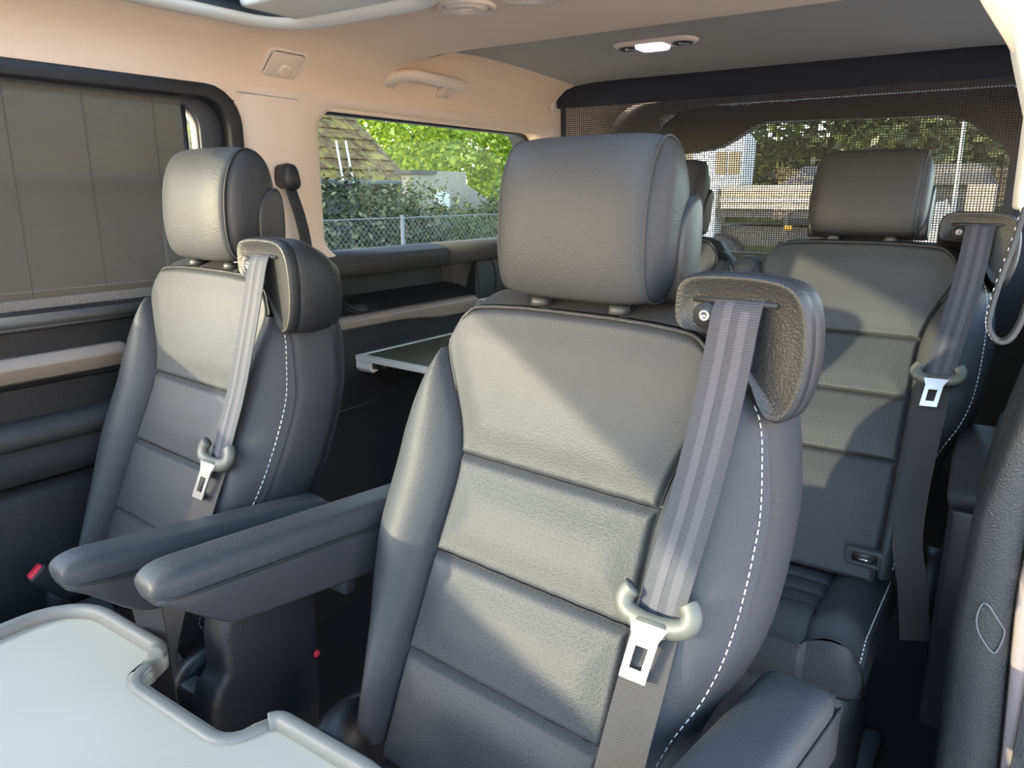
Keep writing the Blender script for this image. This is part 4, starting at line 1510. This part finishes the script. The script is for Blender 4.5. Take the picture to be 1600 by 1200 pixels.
# chain link fence
fe = thing('wire_fence', 'wire mesh fence with a thin grey post in front of the shrubs', 'fence', (-6, 6.4, GZ))
WIRE = plain('galvanised_wire', (.16, .165, .165), .5, metal=.4)
ws = []
y = -5.0
while y < 11.5:
    ws.append(tube([(-6, y, .93), (-6, y+1.5, GZ)], .0017, 3))
    ws.append(tube([(-6, y, .93), (-6, y-1.5, GZ)], .0017, 3))
    y += .075
obj('wire_mesh', merge(*ws), WIRE, fe, world=True, kind='stuff')
obj('top_wire', tube([(-6, -6.0, .93), (-6, 12.5, .93)], .006, 6), WIRE, fe, world=True)
for y in (-5, -2.1, .75, 3.6, 6.46, 9.3, 12.1):
    obj('fence_post', tube([(-5.98, y, GZ), (-5.98, y, .96)], .022, 8), WIRE, fe, world=True)

# truck loaded with timber behind the car
tk = thing('truck', 'white truck with a load of pale timber parked behind the car', 'truck', (-3.9, 11, GZ))
WP = plain('white_truck_paint', (.72, .76, .78), .4)
DKG = plain('dark_window_glass', (.03, .035, .04), .1)
STEEL = plain('dark_chassis', (.06, .058, .055), .7)
TIM = [plain('pale_timber_%d' % i, c, .8, var=.15, vscale=4) for i, c in enumerate(((.72, .60, .40), (.62, .48, .28), (.78, .70, .52)))]
obj('cab', loft([[(x, y, z) for x, z in ((-5.3, .15), (-4.0, .15), (-4.0, 1.25), (-3.62, 1.32), (-3.62, 1.95), (-3.80, 2.12), (-5.3, 2.12))] for y in (11.0, 11.5)]), WP, tk, world=True, smooth=False, bevel=.04)
wn_ = obj('cab_window', box(-4.05, -3.62, 10.96, 11.0, 1.42, 1.80), WP, tk, world=True, smooth=False)
for x0, x1 in ((-4.02, -3.86), (-3.83, -3.66)):
    obj('pane', box(x0, x1, 10.945, 10.965, 1.46, 1.77), DKG, wn_, world=True, smooth=False)
obj('cab_grille', box(-4.6, -4.38, 10.97, 11.0, 1.5, 1.95), DKG, tk, world=True, smooth=False)
k = 0
for row in range(4):
    tmb = obj('timber_board', box(-3.92, -1.75, 10.98-.02*(row % 2), 12.5, .985+row*.082, .985+row*.082+.074), TIM[(row*2) % 3], tk, world=True, smooth=False)
obj('bed', box(-4.0, -1.72, 11.05, 12.8, .86, .98), STEEL, tk, world=True, smooth=False)
for x in (-3.0, -2.4, -1.9):
    obj('bed_strut', box(x, x+.06, 11.0, 11.06, .62, .98), STEEL, tk, world=True, smooth=False)
obj('chassis', box(-5.2, -1.75, 11.3, 12.7, .45, .72), STEEL, tk, world=True, smooth=False)
for x in (-4.0, -2.35):
    wh = obj('wheel', lathe([(.15, .0), (.47, .02), (.50, .08), (.50, .22), (.46, .26)], 28, 'y', (x, 11.0, .12)), RUB, tk, world=True)
    obj('hub', lathe([(.05, -.01), (.2, -.01), (.26, .02), (.26, .06)], 24, 'y', (x, 11.0, .12)), plain('wheel_hub', (.3, .3, .3), .5), wh, world=True)
obj('side_marker', box(-2.99, -2.88, 10.98, 11.0, .70, .76), plain('orange_marker', (.8, .35, .03), .4), tk, world=True)
brn = thing('barn', 'dark slate-roofed barn behind the timber load', 'barn', (-2.2, 14, GZ))
obj('barn_roof', loft([[(-3.75, y, 1.32), (-.7, y, 1.32), (-.9, y, 1.62), (-3.35, y, 1.62)] for y in (13.2, 15)]), plain('dark_slate_roof', (.09, .09, .10), .8), brn, world=True, smooth=False)
obj('barn_wall', box(-3.6, -.8, 13.4, 14.9, GZ, 1.32), WALLG, brn, world=True, smooth=False)

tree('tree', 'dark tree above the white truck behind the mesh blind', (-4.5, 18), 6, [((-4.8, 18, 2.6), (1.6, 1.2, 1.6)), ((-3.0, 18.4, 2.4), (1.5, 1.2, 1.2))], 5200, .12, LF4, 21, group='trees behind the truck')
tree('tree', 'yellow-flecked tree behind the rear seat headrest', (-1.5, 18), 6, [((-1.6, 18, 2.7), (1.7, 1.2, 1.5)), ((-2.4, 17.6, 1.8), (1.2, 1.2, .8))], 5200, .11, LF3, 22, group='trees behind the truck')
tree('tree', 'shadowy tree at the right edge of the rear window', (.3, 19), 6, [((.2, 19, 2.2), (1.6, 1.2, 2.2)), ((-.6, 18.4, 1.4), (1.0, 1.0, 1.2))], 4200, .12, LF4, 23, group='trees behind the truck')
tag(obj('lamp_post', tube([(-1.08, 12.7, GZ), (-1.14, 12.7, 2.7)], .03, 8), plain('pale_post', (.6, .58, .55), .5)), 'thin pale post seen through the right part of the mesh blind', 'post')
bg = thing('brick_gatepost', 'sandy brick gatepost behind the belt shroud of the rear seat', 'gatepost', (-.72, 11.4, GZ))
BRK = plain('sandy_brick', (.50, .36, .24), .9, var=.25, vscale=9)
obj('pillar', box(-.86, -.56, 11.3, 11.6, GZ, 1.30), plain('mortar', (.4, .36, .32), .9), bg, world=True, smooth=False)
bm_ = None
for row in range(24):
    for q in range(2):
        if bm_ is None:
            o = obj('brick', box(-.075, .075, -.012, .02, -.034, .034), BRK, bg, smooth=False)
            bm_ = o.data
        else:
            o = bpy.data.objects.new('brick', bm_)
            COL.objects.link(o)
            o.parent = bg
        o.location = Vector((-.787+q*.155, 11.295, GZ+.05+row*.08))-Vector(bg.location)
tag(obj('rubble_heap', grid(lambda s, t: (-1.66+.9*s, 11.62+.9*t, GZ+1.72*(sin(pi*s)*sin(pi*t))**.6*(1+.05*sin(31*s)*cos(17*t))), 14, 10), plain('pale_rubble', (.5, .46, .42), .9, var=.4, vscale=8), smooth=False), 'pale heap of rubble beside the gatepost', 'rubble')

# clipped hedge closing the view behind the trees
hg = thing('hedge', 'dense dark hedge closing the view behind the truck and trees', 'hedge', (-4, 22, GZ))
obj('core', box(-15, 7, 22, 23, GZ, 2.6), plain('hedge_shade_green', (.03, .045, .015), .95), hg, world=True, smooth=False)
obj('foliage', leaves([((-13+k*2.0, 21.9, .9+.9*(k % 2)), (1.5, .5, 1.3)) for k in range(10)], 7000, .16, 31), LF4, hg, world=True, smooth=False, kind='stuff')

# pale boarded shed to the right
shd = thing('shed', 'pale board-clad shed seen past the right edge of the mesh blind', 'shed', (.6, 12.6, GZ))
BRD = plain('pale_boards', (.55, .54, .48), .8, var=.3, vscale=5)
obj('body', box(-.50, 2.2, 12.62, 15, GZ, 2.4), BRD, shd, world=True, smooth=False)
bd = None
for k in range(13):
    if bd is None:
        o = obj('board', loft([[(x, 0, 0), (x, -.03, 0), (x, -.012, .15), (x, 0, .15)] for x in (-1.1, 1.6)]), BRD, shd, smooth=False)
        bd = o.data
    else:
        o = bpy.data.objects.new('board', bd)
        COL.objects.link(o)
        o.parent = shd
    o.location = (0, .015, 1.5+k*.155-.4)
